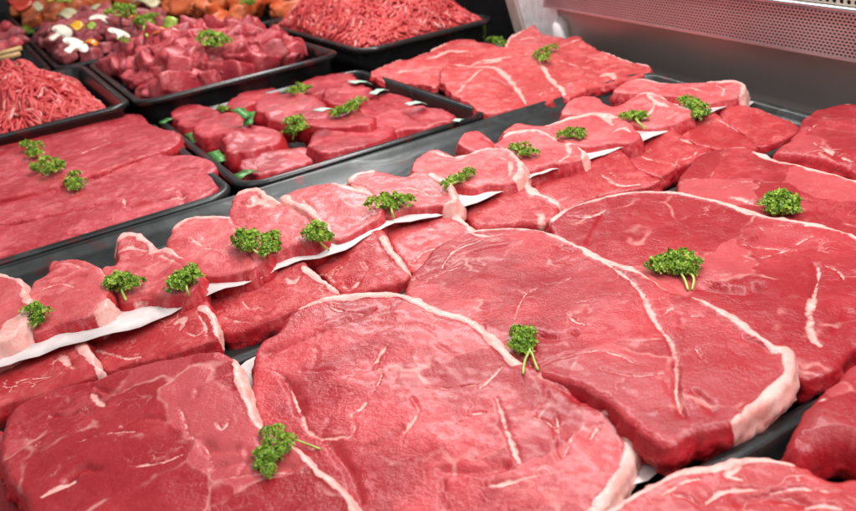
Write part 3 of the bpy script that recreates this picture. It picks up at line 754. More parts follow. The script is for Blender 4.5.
chop([(612, 92), (626, 82), (644, 80), (664, 82), (687, 80), (712, 80), (736, 81), (746, 86), (743, 96), (722, 101), (704, 104), (690, 100), (668, 95), (640, 94), (622, 95)], 'farthest loin chop with broad fat rim, beside crescent parsley at the steel panel',
     rims=[(6, [(640, 80), (664, 82)]), (7, [(712, 80), (736, 81), (746, 87), (744, 96)])], seams=[(2.6, [(690, 84), (702, 90), (712, 96)]), (2.2, [(716, 84), (724, 90), (720, 98)])])
# fat faces standing at chop ends
paper = MB()
low = [(-60, 392), (0, 371), (60, 353), (141, 331), (200, 306), (254, 287), (290, 272), (340, 258), (390, 233), (440, 221), (500, 201), (532, 183), (562, 175), (594, 164), (641, 149), (690, 127), (716, 118), (750, 100)]
Lw = catmull([at(a, b, .0015) for a, b in [(u, v - 4) for u, v in low]], 6, False)
nn = len(Lw); wid = .075
vs = []
for i, p in enumerate(Lw):
    wv = .0016 * math.sin(i * .55) + .001 * math.sin(i * 1.7)
    bk = .0022 + .0045 * min(1, max(0, (i - 16) / 8))
    vs += [(p[0] - bk, p[1], .0012 + wv * .7), (p[0] - .020, p[1], .0005 + wv * .3), (p[0] - wid, p[1] + .004, -.004)]
vs += [(x, y, z - .0004) for x, y, z in vs]
fs = []; o_ = nn * 3
for i in range(nn - 1):
    for k in (0, 1):
        a, b, c, d = i * 3 + k, i * 3 + k + 1, i * 3 + 4 + k, i * 3 + 3 + k
        fs += [(a, b, c, d), (o_ + d, o_ + c, o_ + b, o_ + a)]
    fs += [(i * 3, i * 3 + 3, o_ + i * 3 + 3, o_ + i * 3)]
tag(link_mesh('paper_sheet', vs, fs, M['paper'], None, (-.70, .3, -.01)), 'long white paper sheet showing as a line between chops and small steaks', 'paper')


def scrap(px, z, label, tilt=.0):
    P = [at(a, b, z) for a, b in px]; n = len(P); c = np.mean(P, 0)
    v = [(x, y, z + tilt * (y - c[1])) for x, y in P] + [(x, y, z + tilt * (y - c[1]) - .0005) for x, y in P]
    f = [tuple(range(n)), tuple(range(n, 2 * n))[::-1]] + [(i, n + i, n + (i + 1) % n, (i + 1) % n) for i in range(n)]
    f = [x[::-1] for x in f] if np.sum(np.array(P)[:, 0] * np.roll(np.array(P)[:, 1], -1) - np.array(P)[:, 1] * np.roll(np.array(P)[:, 0], -1)) < 0 else f
    tag(link_mesh('paper_sheet', v, f, M['paper'], None, (c[0], c[1], z - .0005), False), label, 'paper', 'white paper corners between steaks')


scrap([(238, 368), (246, 361), (260, 354), (276, 350), (272, 380), (256, 390), (244, 384)], -.006, 'white paper corner between the two front steaks', .0)
scrap([(630, 446), (655, 452), (674, 459), (648, 480), (620, 488), (606, 470)], -.010, 'white paper corner on the tray floor below the widest steak')
scrap([(716, 96), (740, 98), (754, 102), (740, 112), (722, 116)], -.006, 'white paper corner beside the farthest chop')

# ------------------------------------------------------------------ flank slices
G5 = 'flat layered flank slices'
slab('flank_slice', [(-60, 176), (-20, 152), (30, 134), (70, 123), (112, 116), (138, 113), (148, 120), (166, 128), (181, 136), (174, 146), (160, 151), (140, 158), (100, 172), (40, 190), (-20, 205), (-60, 210)], .007, .018, 'flank', 'farthest flank slice, next to the coarse mince tray, two parsley tufts on it', 'meat slice', G5, gy=0, gx=.0, jag=.0016,
     seams=[(2, [(30, 140), (70, 134), (110, 124)]), (2, [(60, 160), (110, 140), (150, 132)])], creases=[(4, 2, [(60, 158), (100, 146), (150, 136)]), (3, 1.5, [(100, 130), (130, 124), (150, 124)])])
slab('flank_slice', [(-60, 214), (-10, 192), (40, 178), (86, 168), (122, 158), (150, 154), (168, 156), (190, 156), (214, 162), (213, 171), (190, 176), (160, 186), (100, 202), (40, 216), (-20, 228), (-60, 240)], .003, .014, 'flank', 'middle flank slice with pointed tip at the tray rim and lone parsley tuft', 'meat slice', G5, gy=0, gx=-.02, jag=.0016,
     seams=[(1.6, [(100, 176), (140, 170), (176, 166)]), (1.6, [(20, 196), (60, 186), (90, 184)])], creases=[(3, 1.6, [(150, 178), (180, 170), (206, 168)]), (4, 1.6, [(20, 190), (70, 184), (110, 172)])])
slab('flank_slice', [(-60, 244), (-10, 214), (40, 204), (84, 198), (130, 182), (168, 172), (200, 168), (214, 172), (220, 182), (212, 194), (184, 207), (148, 219), (92, 232), (40, 246), (0, 256), (-60, 272)], -.001, .016, 'flank', 'nearest flank slice, its bleeding edge along the front tray rim', 'meat slice', G5, gy=0, gx=-.05, jag=.0016, edge=.006,
     seams=[(2, [(120, 196), (126, 206), (122, 212)]), (2, [(0, 204), (24, 210), (52, 196)]), (2, [(150, 196), (170, 190), (180, 184)]), (2.5, [(140, 206), (170, 198), (200, 192)]), (1.8, [(40, 216), (70, 206), (100, 206)])], creases=[(4, 2, [(130, 208), (160, 200), (184, 196)]), (4, 1.6, [(10, 222), (60, 214), (110, 204)]), (3, 2, [(180, 192), (184, 200), (182, 206)])])

# ------------------------------------------------------------------ fillet chunks
G6 = 'fillet chunks in the small tray'
FC = [
    ([(171, 112), (188, 104), (214, 107), (222, 117), (204, 124), (180, 124)], 'fillet chunk in the far left corner of the small tray', .014),
    ([(228, 104), (246, 91), (268, 87), (278, 91), (262, 101), (248, 107), (232, 109)], 'fillet chunk at the back rim of the small tray, behind green garnish', .010),
    ([(299, 85), (312, 76), (345, 72), (356, 80), (336, 88), (310, 93)], 'fillet chunk in the far corner of the small tray, near mint paper', .012),
    ([(325, 96), (332, 86), (353, 83), (373, 90), (368, 99), (346, 105), (329, 104)], 'fillet chunk between two mint paper tabs, behind a leafy sprig', .016),
    ([(193, 128), (212, 116), (234, 112), (247, 119), (248, 127), (224, 135), (203, 137)], 'fillet chunk third from the far left corner, beside green garnish', .018),
    ([(254, 108), (266, 95), (300, 94), (324, 103), (328, 116), (300, 119), (268, 118)], 'large fillet chunk in the tray middle, two parsley sprigs around it', .020),
    ([(300, 119), (326, 110), (352, 107), (373, 116), (370, 125), (342, 128), (316, 128)], 'fillet chunk behind the front centre one, under a leafy sprig', .016),
    ([(360, 108), (370, 98), (391, 93), (408, 97), (413, 105), (392, 110), (372, 116)], 'wedge of fillet near the right rim mint paper', .012),
    ([(374, 119), (388, 109), (424, 106), (450, 110), (454, 118), (424, 126), (398, 131), (380, 128)], 'long fillet chunk at the right end with frayed front face', .010),
    ([(222, 139), (234, 129), (262, 125), (279, 131), (280, 141), (262, 147), (242, 152), (227, 152)], 'squarish fillet chunk at left rim, white nerve on its corner', .016),
    ([(308, 139), (322, 128), (352, 121), (386, 125), (391, 134), (366, 143), (332, 150), (314, 148)], 'broad fillet chunk at the front rim, flat top with grain', .012),
    ([(236, 161), (252, 156), (284, 147), (310, 146), (321, 153), (300, 161), (264, 171), (246, 170)], 'fillet chunk closest to the front corner of the small tray', .007),
]
for px, lb, z in FC:
    slab('fillet_chunk', px, z - .010, .030, 'fillet', lb, 'meat chunk', G6, gy=rng.uniform(-.08, .08), gx=rng.uniform(-.10, .02), edge=.0038, jag=.0028, und=1.5, bulge=.004, res=1.0)

# ------------------------------------------------------------------ fatty steaks by the white panel
G7 = 'fat streaked steaks by the white panel'
slab('streaked_steak', [(505, 50), (510, 37), (524, 28), (535, 24), (544, 32), (566, 40), (566, 52), (540, 58), (518, 58)], .012, .018, 'veal', 'rear streaked steak standing up against the white panel', 'steak', G7, sw=1.9, jag=.003, und=1.8, gy=0, gx=-.1, rims=[(4, [(506, 50), (510, 38), (524, 28)])], seams=[(3, [(520, 40), (530, 36), (540, 40)])])
slab('streaked_steak', [(540, 70), (548, 54), (558, 42), (576, 34), (584, 41), (604, 54), (628, 62), (648, 65), (648, 72), (622, 81), (596, 89), (566, 97), (552, 86)], .005, .014, 'veal', 'streaked steak beside the steel panel with mottled parsley on top', 'steak', G7, sw=1.9, jag=.003, und=1.8, gy=.02, gx=-.05,
     rims=[(4, [(604, 54), (628, 62), (648, 66)]), (7, [(542, 72), (548, 84), (564, 96)])], seams=[(4, [(552, 48), (566, 46), (580, 40)]), (2, [(560, 62), (580, 68), (600, 72)]), (6, [(600, 76), (610, 72), (614, 78)]), (1.6, [(570, 80), (590, 82), (604, 84)])], bumps=[(14, 2, (580, 45))])
slab('streaked_steak', [(440, 78), (448, 60), (474, 50), (505, 48), (530, 55), (544, 66), (556, 82), (565, 95), (540, 104), (514, 110), (490, 116), (466, 104), (452, 92)], .006, .014, 'veal', 'streaked steak in the middle with web of white fat seams', 'steak', G7, sw=1.9, jag=.003, und=1.8, gy=.02, gx=-.07,
     rims=[(6, [(544, 68), (554, 82), (564, 95)])], seams=[(5, [(446, 64), (470, 66), (490, 66), (508, 78), (520, 94), (526, 106)]), (4, [(470, 66), (484, 58), (510, 56), (530, 56)]), (3, [(482, 68), (466, 82), (456, 94)]), (7, [(484, 60), (500, 58)]), (3, [(540, 62), (546, 74), (556, 88)])], creases=[(3, 2, [(492, 78), (506, 84), (512, 90)])], bumps=[(12, 2, (488, 92))])
slab('streaked_steak', [(368, 76), (392, 64), (420, 56), (446, 42), (470, 38), (500, 46), (498, 58), (470, 66), (448, 74), (440, 88), (420, 84), (396, 80)], .003, .012, 'veal', 'pale streaked steak at the left of its tray, behind the small fillet tray', 'steak', G7, sw=1.9, jag=.003, und=1.8, gy=.02, gx=-.05,
     rims=[(4, [(392, 64), (420, 56), (446, 43)])], seams=[(9, [(428, 60), (448, 52), (466, 50)]), (6, [(420, 70), (446, 66), (474, 60)]), (3, [(396, 72), (420, 70)])])


# ------------------------------------------------------------------ heaps of chunks
def ico(sub):
    b = bmesh.new(); bmesh.ops.create_icosphere(b, subdivisions=sub, radius=1); b.verts.ensure_lookup_table()
    v = np.array([x.co[:] for x in b.verts]); f = [[q.index for q in p.verts] for p in b.faces]; b.free(); return v, f


ICO = {k: ico(k) for k in (2, 3, 4)}


def chunk_mesh(dims, seed, sub=3, box=.62, rough=.16):
    v, f = ICO[sub]
    p = np.sign(v) * np.abs(v) ** box; p /= np.max(np.abs(p), axis=1)[:, None] ** .55
    p = p * np.array(dims) * .5
    s_ = max(dims)
    nz = fbm(v * 1.3 + seed, 3)[:, None]; n_ = fbm(v * 4.5 + seed * 2, 2)[:, None]
    p = p * (1 + rough * nz) + v * n_ * s_ * .025
    k = rng.uniform(-.35, .35, 2); p[:, 2] += k[0] * p[:, 0] ** 2 / s_ * 2; p[:, 0] += k[1] * p[:, 1] ** 2 / s_
    return p, f


class Proto:
    def __init__(s, name, mat, dims, n, sub=3, **k):
        s.name = name; s.meshes = []
        for i in range(n):
            sd = rng.uniform(0, 90)
            p, f = chunk_mesh(np.array(dims) * rng.uniform(.8, 1.2, 3), sd, sub, **k)
            o = link_mesh(name, p, f, M[mat], None, None, True, {'fat': np.zeros(len(p)), 'side': np.zeros(len(p)), 'rest': p + sd})
            s.meshes.append(o.data); bpy.data.objects.remove(o)

    def put(s, loc, rot, label, cat, group, scale=1.0):
        o = bpy.data.objects.new(s.name, random.choice(s.meshes)); COL.objects.link(o)
        o.location = loc; o.rotation_euler = rot; o.scale = (scale,) * 3
        return tag(o, label, cat, group)


def heap(proto, x0, x1, y0, y1, zb, h, nx, ny, label, cat, group, js=.35, smin=.85, smax=1.15):
    for i in range(nx):
        for j in range(ny):
            u = (i + .5 + random.uniform(-js, js) + (.25 if j % 2 else -.25)) / nx; v = (j + .5 + random.uniform(-js, js)) / ny
            U, V = 2 * u - 1, 2 * v - 1
            z = zb + h * max(0, 1 - abs(U) ** 2.6) * max(0, 1 - abs(V) ** 3) + random.uniform(-.006, .006)
            proto.put((x0 + (x1 - x0) * u, y0 + (y1 - y0) * v, z), (random.uniform(-.5, .5), random.uniform(-.5, .5), random.uniform(0, 6.28)), label, cat, group, random.uniform(smin, smax))


def mound(name, x0, x1, y0, y1, zb, h, mat, n, length, rad, label, seed, comb=0.0, up=.0):
    nx, ny = 70, 60
    def surf(xy):
        U = (xy[:, 0] - x0) / (x1 - x0) * 2 - 1; V = (xy[:, 1] - y0) / (y1 - y0) * 2 - 1
        b = np.clip(1 - np.abs(U) ** 3.2, 0, 1) * np.clip(1 - np.abs(V) ** 3.6, 0, 1)
        return zb + b * (h + n2(xy, 14, 3, seed) * h * .40 + n2(xy, 45, 2, seed + 4) * .009)
    gx_, gy_ = np.meshgrid(np.linspace(x0, x1, nx), np.linspace(y0, y1, ny), indexing='ij')
    xy = np.column_stack([gx_.ravel(), gy_.ravel()])
    b = MB(); b.add(np.column_stack([xy, surf(xy) - rad * 1.2]), [(i * ny + j, (i + 1) * ny + j, (i + 1) * ny + j + 1, i * ny + j + 1) for i in range(nx - 1) for j in range(ny - 1)])
    side = [1.0] * len(b.v)
    for k in range(n):
        p = np.array([rng.uniform(x0 + .012, x1 - .012), rng.uniform(y0 + .012, y1 - .012)])
        base = (n2(p[None], 9, 2, seed + 8)[0] * 3.2) if comb else 0
        a = base * comb + rng.uniform(-math.pi, math.pi) * (1 - comb) + (rng.normal(0, .25) if comb else 0)
        L = length * rng.uniform(.6, 1.4); m_ = 8; pts = [p]; cv = rng.normal(0, 28)
        for q in range(m_ - 1):
            a += cv * L / m_ * .6 + rng.normal(0, .18); pts.append(pts[-1] + np.array([math.cos(a), math.sin(a)]) * L / m_)
        pts = np.clip(np.array(pts), [x0 + .006, y0 + .006], [x1 - .006, y1 - .006])
        z = surf(pts) + rng.uniform(-1.1, .7) * rad + up * rng.uniform(0, 1) * np.sin(np.linspace(0, 3.1, m_)) * rad * 2
        r = rad * rng.uniform(.75, 1.2) * np.array([.45, .9, 1, 1.08, .95, 1.05, .85, .4])
        c0 = len(b.v); b.tube(np.column_stack([pts, z]), r, 6); side += [rng.uniform(0, .5)] * (len(b.v) - c0)
    vv = np.array(b.v); fl = np.zeros(len(vv)); n0 = nx * ny; ns = (len(vv) - n0) // 48
    fl[n0:n0 + ns * 48] = np.repeat(np.where(rng.uniform(size=ns) < .13, rng.uniform(.3, .6, ns), 0), 48)
    o = link_mesh(name, b.v, b.f, M[mat], None, ((x0 + x1) / 2, (y0 + y1) / 2, zb), True, {'fat': fl, 'side': np.array(side), 'rest': vv + seed})
    return tag(o, label, 'minced beef', None, 'stuff')


mound('minced_beef', -1.705, -1.300, -.29, .170, .010, .062, 'mince', 3200, .030, .0027, 'heap of coarse minced beef in long combed strands', 11.0, comb=.7, up=.3)
mound('minced_beef', -1.705, -1.282, .560, .806, .018, .070, 'mince', 3800, .018, .0024, 'heap of bright red fine minced beef near the white panel', 31.0, comb=.25, up=.5)

stew = Proto('beef_chunk', 'stew', (.050, .036, .028), 14, box=.5, rough=.20)
heap(stew, -1.69, -1.335, .236, .490, .020, .040, 13, 11, 'moist stewing beef chunk in the heap between the two mince trays', 'meat chunk', 'heap of stewing beef chunks')
mar = Proto('marinated_piece', 'marinade', (.062, .044, .034), 8, box=.8, rough=.30)
heap(mar, -2.20, -1.775, .475, .76, .030, .065, 9, 7, 'orange spiced meat piece in the marinade tray behind the stewing beef', 'meat piece', 'orange marinated meat pieces')
keb = Proto('beef_cube', 'kebab', (.040, .032, .028), 8)
heap(keb, -2.22, -1.770, .172, .408, .030, .034, 13, 8, 'dark beef cube among the mushroom slices', 'meat cube', 'dark beef cubes among mushrooms')
far_ = Proto('kebab_piece', 'marinade', (.060, .045, .036), 5)
heap(far_, -2.85, -2.44, .19, .56, .03, .04, 7, 8, 'orange pink kebab piece in the farthest tray', 'meat piece', 'kebab pieces in the farthest tray')

def at3(px, py, z): p = at(px, py, z); return (p[0], p[1], z)


def mushroom(px, py, z, w, rot, label):
    """slice through cap and stalk: outline with real thickness, brown gill marks inside"""
    out = [(-.13, -.52), (.13, -.52), (.12, -.22), (.16, -.04), (.34, -.10), (.50, -.02), (.52, .16), (.38, .38), (.16, .48), (-.16, .48), (-.38, .38), (-.52, .16), (-.50, -.02), (-.34, -.10), (-.16, -.04), (-.12, -.22)]
    P = resample(catmull(out, 6) * w, w * .05); n = len(P); t = w * .07
    r = empty('mushroom_slice', at3(px, py, z)); r.rotation_euler = rot; tag(r, label, 'mushroom', 'white mushroom slices')
    ins = P * .93
    v = [(x, y, 0) for x, y in ins] + [(x, y, t * .3) for x, y in P] + [(x, y, t * .8) for x, y in P] + [(x, y, t) for x, y in ins]
    f = [tuple(range(n))[::-1], tuple(range(3 * n, 4 * n))] + [(k * n + i, k * n + (i + 1) % n, (k + 1) * n + (i + 1) % n, (k + 1) * n + i) for k in range(3) for i in range(n)]
    link_mesh('flesh', v, f, M['mush'], r, None, True)
    g = MB()
    for sx in (-1, 1): g.tube([(sx * .18 * w, .02 * w, t), (sx * .27 * w, .03 * w, t * 1.02), (sx * .38 * w, .0 * w, t)], [w * .012, w * .022, w * .01], 6)
    g.build('gill', M['gill'], r)


def pepper(px, py, z, mat, w, rot, label, name='pepper_piece', group='pepper pieces'):
    b = MB(); nx, ny = 8, 6; v = []
    for k in (0, 1):
        for i in range(nx + 1):
            for j in range(ny + 1):
                a = (i / nx - .5); c = (j / ny - .5); e = 1 - .18 * (abs(2 * c) ** 2)
                v.append((a * w * e, c * w * .75, w * (.42 * math.cos(a * 2.0) + .04 * math.sin(c * 7)) - k * w * .10))
    q = (nx + 1) * (ny + 1); f = []
    for i in range(nx):
        for j in range(ny):
            a = i * (ny + 1) + j; s4 = (a, a + ny + 1, a + ny + 2, a + 1); f += [s4, tuple(q + x for x in s4[::-1])]
    rimi = [j for j in range(ny + 1)] + [i * (ny + 1) + ny for i in range(1, nx + 1)] + [nx * (ny + 1) + j for j in range(ny - 1, -1, -1)] + [i * (ny + 1) for i in range(nx - 1, 0, -1)]
    for a, c in zip(rimi, rimi[1:] + rimi[:1]): f.append((a, c, q + c, q + a))
    o = link_mesh(name, np.array(v) * ((1, .5, .7) if 'onion' in name else (1, 1, 1)), f, M[mat], None, None, True); o.location = at3(px, py, z); o.rotation_euler = rot
    tag(o, label, name.split('_')[0], group)


R_ = random.uniform
mushroom(60, 34, .072, 0.043, (.35, .5, .5), 'white mushroom slice beside a yellow pepper piece, its stalk to the left')
mushroom(74, 47, .072, 0.043, (.25, .6, .9), 'white mushroom slice nearest the coarse mince, above orange pepper bit')
mushroom(100, 22, .072, 0.041, (.5, .3, 1.2), 'slim tilted mushroom slice below the parsley tuft')
mushroom(119, 35, .072, 0.038, (.4, .5, 1.6), 'mushroom slice with small parsley leaf on it')
mushroom(183, 33, .072, 0.038, (.3, .5, 1.9), 'mushroom slice at the tray end near orange marinated meat')
pepper(77, 29, .080, 'yellow', 0.030, (.2, .3, .4), 'yellow pepper piece beside the mushroom slice with stalk')
pepper(91, 46, .080, 'orange', 0.023, (.1, .3, 1.0), 'orange pepper bit beside the nearest mushroom slice')
pepper(130, 20, .074, 'orange', 0.030, (.4, .3, 2.0), 'orange pepper strip between two parsley sprigs')
pepper(161, 35, .074, 'orange', 0.026, (.3, .2, 1.2), 'orange pepper strip near the tray end by the stewing beef')
pepper(172, 25, .080, 'greenpep', 0.029, (.9, .2, .6), 'pale green pepper strip standing near the tray end')
pepper(72, 21, .068, 'onion', 0.079, (.3, .2, .3), 'long pale onion wedge along the rear rim', 'onion_wedge', 'onion wedges')
pepper(101, 14, .068, 'onion', 0.061, (.3, .2, .5), 'shorter pale onion wedge beneath the rear parsley', 'onion_wedge', 'onion wedges')
pepper(148, 8, .060, 'onion', 0.083, (.15, .1, .4), 'broad flat cream onion wedge beside orange marinated meat', 'onion_wedge', 'onion wedges')
pepper(92, 28, .076, 'greenpep', 0.022, (.4, .2, .4), 'small pale green pepper bit among dark beef cubes')
pepper(50, 1, .080, 'yellow', 0.047, (.2, .2, .5), 'bright yellow pepper piece in the farthest tray')
pepper(64, 2, .080, 'greenpep', 0.036, (.6, .2, 1.5), 'green pepper strip in the farthest tray')
pepper(24, 8, .080, 'redpep', .07, (.2, .3, .2), 'red pepper piece in the farthest tray')
pepper(38, 9, .075, 'onion', .05, (.2, .3, .2), 'cream onion piece in the farthest tray', 'onion_wedge', 'onion wedges')
for (a, b, c, d, mt, r, lb) in [(-20, 42, 26, 33, 'kebab', .014, 'dark red meat strip behind the coarse mince, upper one'), (-20, 34, 14, 27, 'flank', .013, 'pale meat strip behind the coarse mince, rearmost'), (-16, 53, 24, 44, 'flank', .014, 'pale pink meat strip resting on the wooden skewer'),
                                (-14, 48, 30, 41, 'kebab', .011, 'dark red meat strip closest to mushrooms and the coarse mince')]:
    p0, p1 = np.array(at3(a, b, .058)), np.array(at3(c, d, .062)); m_ = MB(); k = np.linspace(0, 1, 12)[:, None]
    pts = p0 + (p1 - p0) * k; pts[:, 2] += .004 * np.sin(k[:, 0] * 9)
    m_.tube(pts, r * (1 + .15 * np.sin(k[:, 0] * 17)) * np.minimum(1, 6 * (1.03 - k[:, 0])), 10)
    vv = np.array(m_.v); o = m_.build('meat_strip', M[mt], None, p0, True, {'fat': np.zeros(len(vv)), 'side': np.zeros(len(vv)), 'rest': vv})
    tag(o, lb, 'meat strip', 'thin meat strips')
for (a, b, c, d, lb) in [(-12, 57, 22, 48, 'wooden skewer at the lower edge of the meat strips'), (-10, 61, 20, 54, 'wooden skewer half hidden by the coarse mince')]:
    m_ = MB(); m_.tube([at3(a, b, .060), at3((a + c) / 2, (b + d) / 2, .062), at3(c, d, .064)], .0045, 8)
    tag(m_.build('wooden_skewer', M['wood'], None, at3(a, b, .060), True), lb, 'skewer', 'wooden skewers')


# ------------------------------------------------------------------ tabs and garnish in the small tray
def tab(px, py, z, w, l, rz, tilt, mat, name, label, cat, group):
    b = MB(); n = 7; v = []
    for k in (0, 1):
        for i in range(n):
            t = i / (n - 1) - .5
            for sx in (-.5, .5): v.append((sx * w * (1 + .15 * math.sin(i * 2.1)), t * l, .10 * l * math.cos(t * 3) + .02 * l * math.sin(i * 1.9) + k * -.0008))
    q = n * 2; f = []
    for i in range(n - 1):
        a = (2 * i, 2 * i + 1, 2 * i + 3, 2 * i + 2); f += [a, tuple(q + x for x in a[::-1]), (2 * i, 2 * i + 2, q + 2 * i + 2, q + 2 * i), (2 * i + 3, 2 * i + 1, q + 2 * i + 1, q + 2 * i + 3)]
    f += [(1, 0, q, q + 1), (2 * n - 2, 2 * n - 1, q + 2 * n - 1, q + 2 * n - 2)]
    o = link_mesh(name, np.array(v), f, M[mat], None, None, True); o.location = at3(px, py, z); o.rotation_euler = (tilt, 0, rz)
    tag(o, label, cat, group)


GP = 'mint paper tabs between fillet chunks'
tab(360, 83, .010, .020, .030, .2, -.3, 'mint', 'paper_tab', 'mint paper tab at the far rim of the small tray', 'paper tab', GP)
tab(379, 92, .010, .013, .030, .5, -.1, 'mint', 'paper_tab', 'narrow mint paper tab beside the fillet wedge', 'paper tab', GP)
tab(416, 104, .012, .013, .026, .1, -.2, 'mint', 'paper_tab', 'mint paper tab at the right rim of the small tray', 'paper tab', GP)
tab(324, 110, .030, .016, .022, .4, -.2, 'mint', 'paper_tab', 'mint paper tab left of the leafy sprig', 'paper tab', GP)
tab(458, 120, .004, .010, .010, .4, 0, 'mint', 'paper_tab', 'tiny mint paper tab in the right front corner', 'paper tab', GP)
GG = 'green plastic garnish in the small tray'
tab(167, 121, .000, .014, .020, .2, .1, 'garnish', 'garnish_strip', 'green garnish bit in the far left corner of small tray', 'garnish', GG)
tab(193, 138, -.004, .014, .050, 1.57, 0, 'garnish', 'garnish_strip', 'long green garnish strip along the left rim', 'garnish', GG)
tab(216, 157, -.006, .014, .050, 1.57, 0, 'garnish', 'garnish_strip', 'dull green garnish strip below the squarish fillet chunk', 'garnish', GG)
tab(246, 174, -.002, .016, .026, .3, 0, 'garnish', 'garnish_strip', 'green garnish bit at the front corner of the small tray', 'garnish', GG)
tab(250, 118, .020, .012, .030, 1.0, .3, 'garnish', 'garnish_strip', 'broad green garnish strip between three fillet chunks', 'garnish', GG)
tab(241, 113, .028, .014, .030, 1.9, .3, 'garnish', 'garnish_strip', 'small green garnish strip by the back rim chunk', 'garnish', GG)

# ------------------------------------------------------------------ parsley
bpy.context.view_layer.update()
DG = bpy.context.evaluated_depsgraph_get()


def hit(px, py):
    d = ray(px, py); ok, loc, *_ = SC.ray_cast(DG, Vector(EYE), Vector(d / np.linalg.norm(d)))
    return np.array(loc) if ok else np.array(at3(px, py, 0))


def leaf_clump(parent, c, r, n, fan):
    """curly leaflets: small ruffled lobes standing off a domed cluster"""
    vs, fs, tone = [], [], []
    for k in range(n):
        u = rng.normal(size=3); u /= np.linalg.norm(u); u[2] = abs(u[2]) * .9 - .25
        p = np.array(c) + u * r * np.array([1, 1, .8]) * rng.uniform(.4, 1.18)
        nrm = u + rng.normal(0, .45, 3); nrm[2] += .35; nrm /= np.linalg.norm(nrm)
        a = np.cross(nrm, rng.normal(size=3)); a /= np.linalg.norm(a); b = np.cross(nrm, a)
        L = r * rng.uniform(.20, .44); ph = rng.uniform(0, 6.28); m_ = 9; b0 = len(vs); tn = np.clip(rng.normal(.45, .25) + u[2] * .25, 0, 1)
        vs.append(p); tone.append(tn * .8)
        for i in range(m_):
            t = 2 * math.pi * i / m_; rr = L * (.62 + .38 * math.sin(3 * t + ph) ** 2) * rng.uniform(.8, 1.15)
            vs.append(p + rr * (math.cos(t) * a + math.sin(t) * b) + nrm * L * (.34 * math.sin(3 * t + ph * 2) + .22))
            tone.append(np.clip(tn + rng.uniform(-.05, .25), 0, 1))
        for i in range(m_): fs.append((b0, b0 + 1 + i, b0 + 1 + (i + 1) % m_))
    return link_mesh('leaf_cluster', np.array(vs), fs, M['leaf'], parent, None, False, {'tone': np.array(tone)})


def sprig(label, clumps, stems=()):
    cx_ = np.mean([c[0] for c in clumps]); cy_ = np.mean([c[1] for c in clumps])
    h = hit(cx_, cy_ + 2); root = empty('parsley_sprig', h); tag(root, label, 'parsley', 'curly parsley sprigs')
    dist = np.linalg.norm(h - EYE); mpp = dist / FPX
    cs = []
    for a, b, r in clumps:
        q = hit(a, b + r * .5); rr = r * mpp * 1.16
        q = q if abs(q[2] - h[2]) < .03 else np.array([*at(a, b, h[2]), h[2]])
        z = q[2] + rr * .75; c = np.array(at3(a, b, z)) - h; cs.append((c, rr))
    hub = np.mean([c for c, _ in cs], axis=0) * np.array([1, 1, .45])
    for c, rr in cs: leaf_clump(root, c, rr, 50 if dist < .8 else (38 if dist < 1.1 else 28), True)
    st = MB()
    for c, rr in cs: st.tube([hub, hub * .4 + c * .6 - np.array([0, 0, rr * .3]), c], [mpp * 1.3, mpp * 1.0, mpp * .7], 6)
    for s_ in stems:
        pts = []
        for i, (a, b) in enumerate(s_):
            q = hit(a, b); zz = q[2] + mpp * (1.6 + 3.0 * (len(s_) - 1 - i)); pts.append(np.array(at3(a, b, zz)) - h)
        pts = [hub] + pts; st.tube(catmull(pts, 4, False), mpp * 1.25, 6)
    st.build('stem', M['stem'], root, None, True)


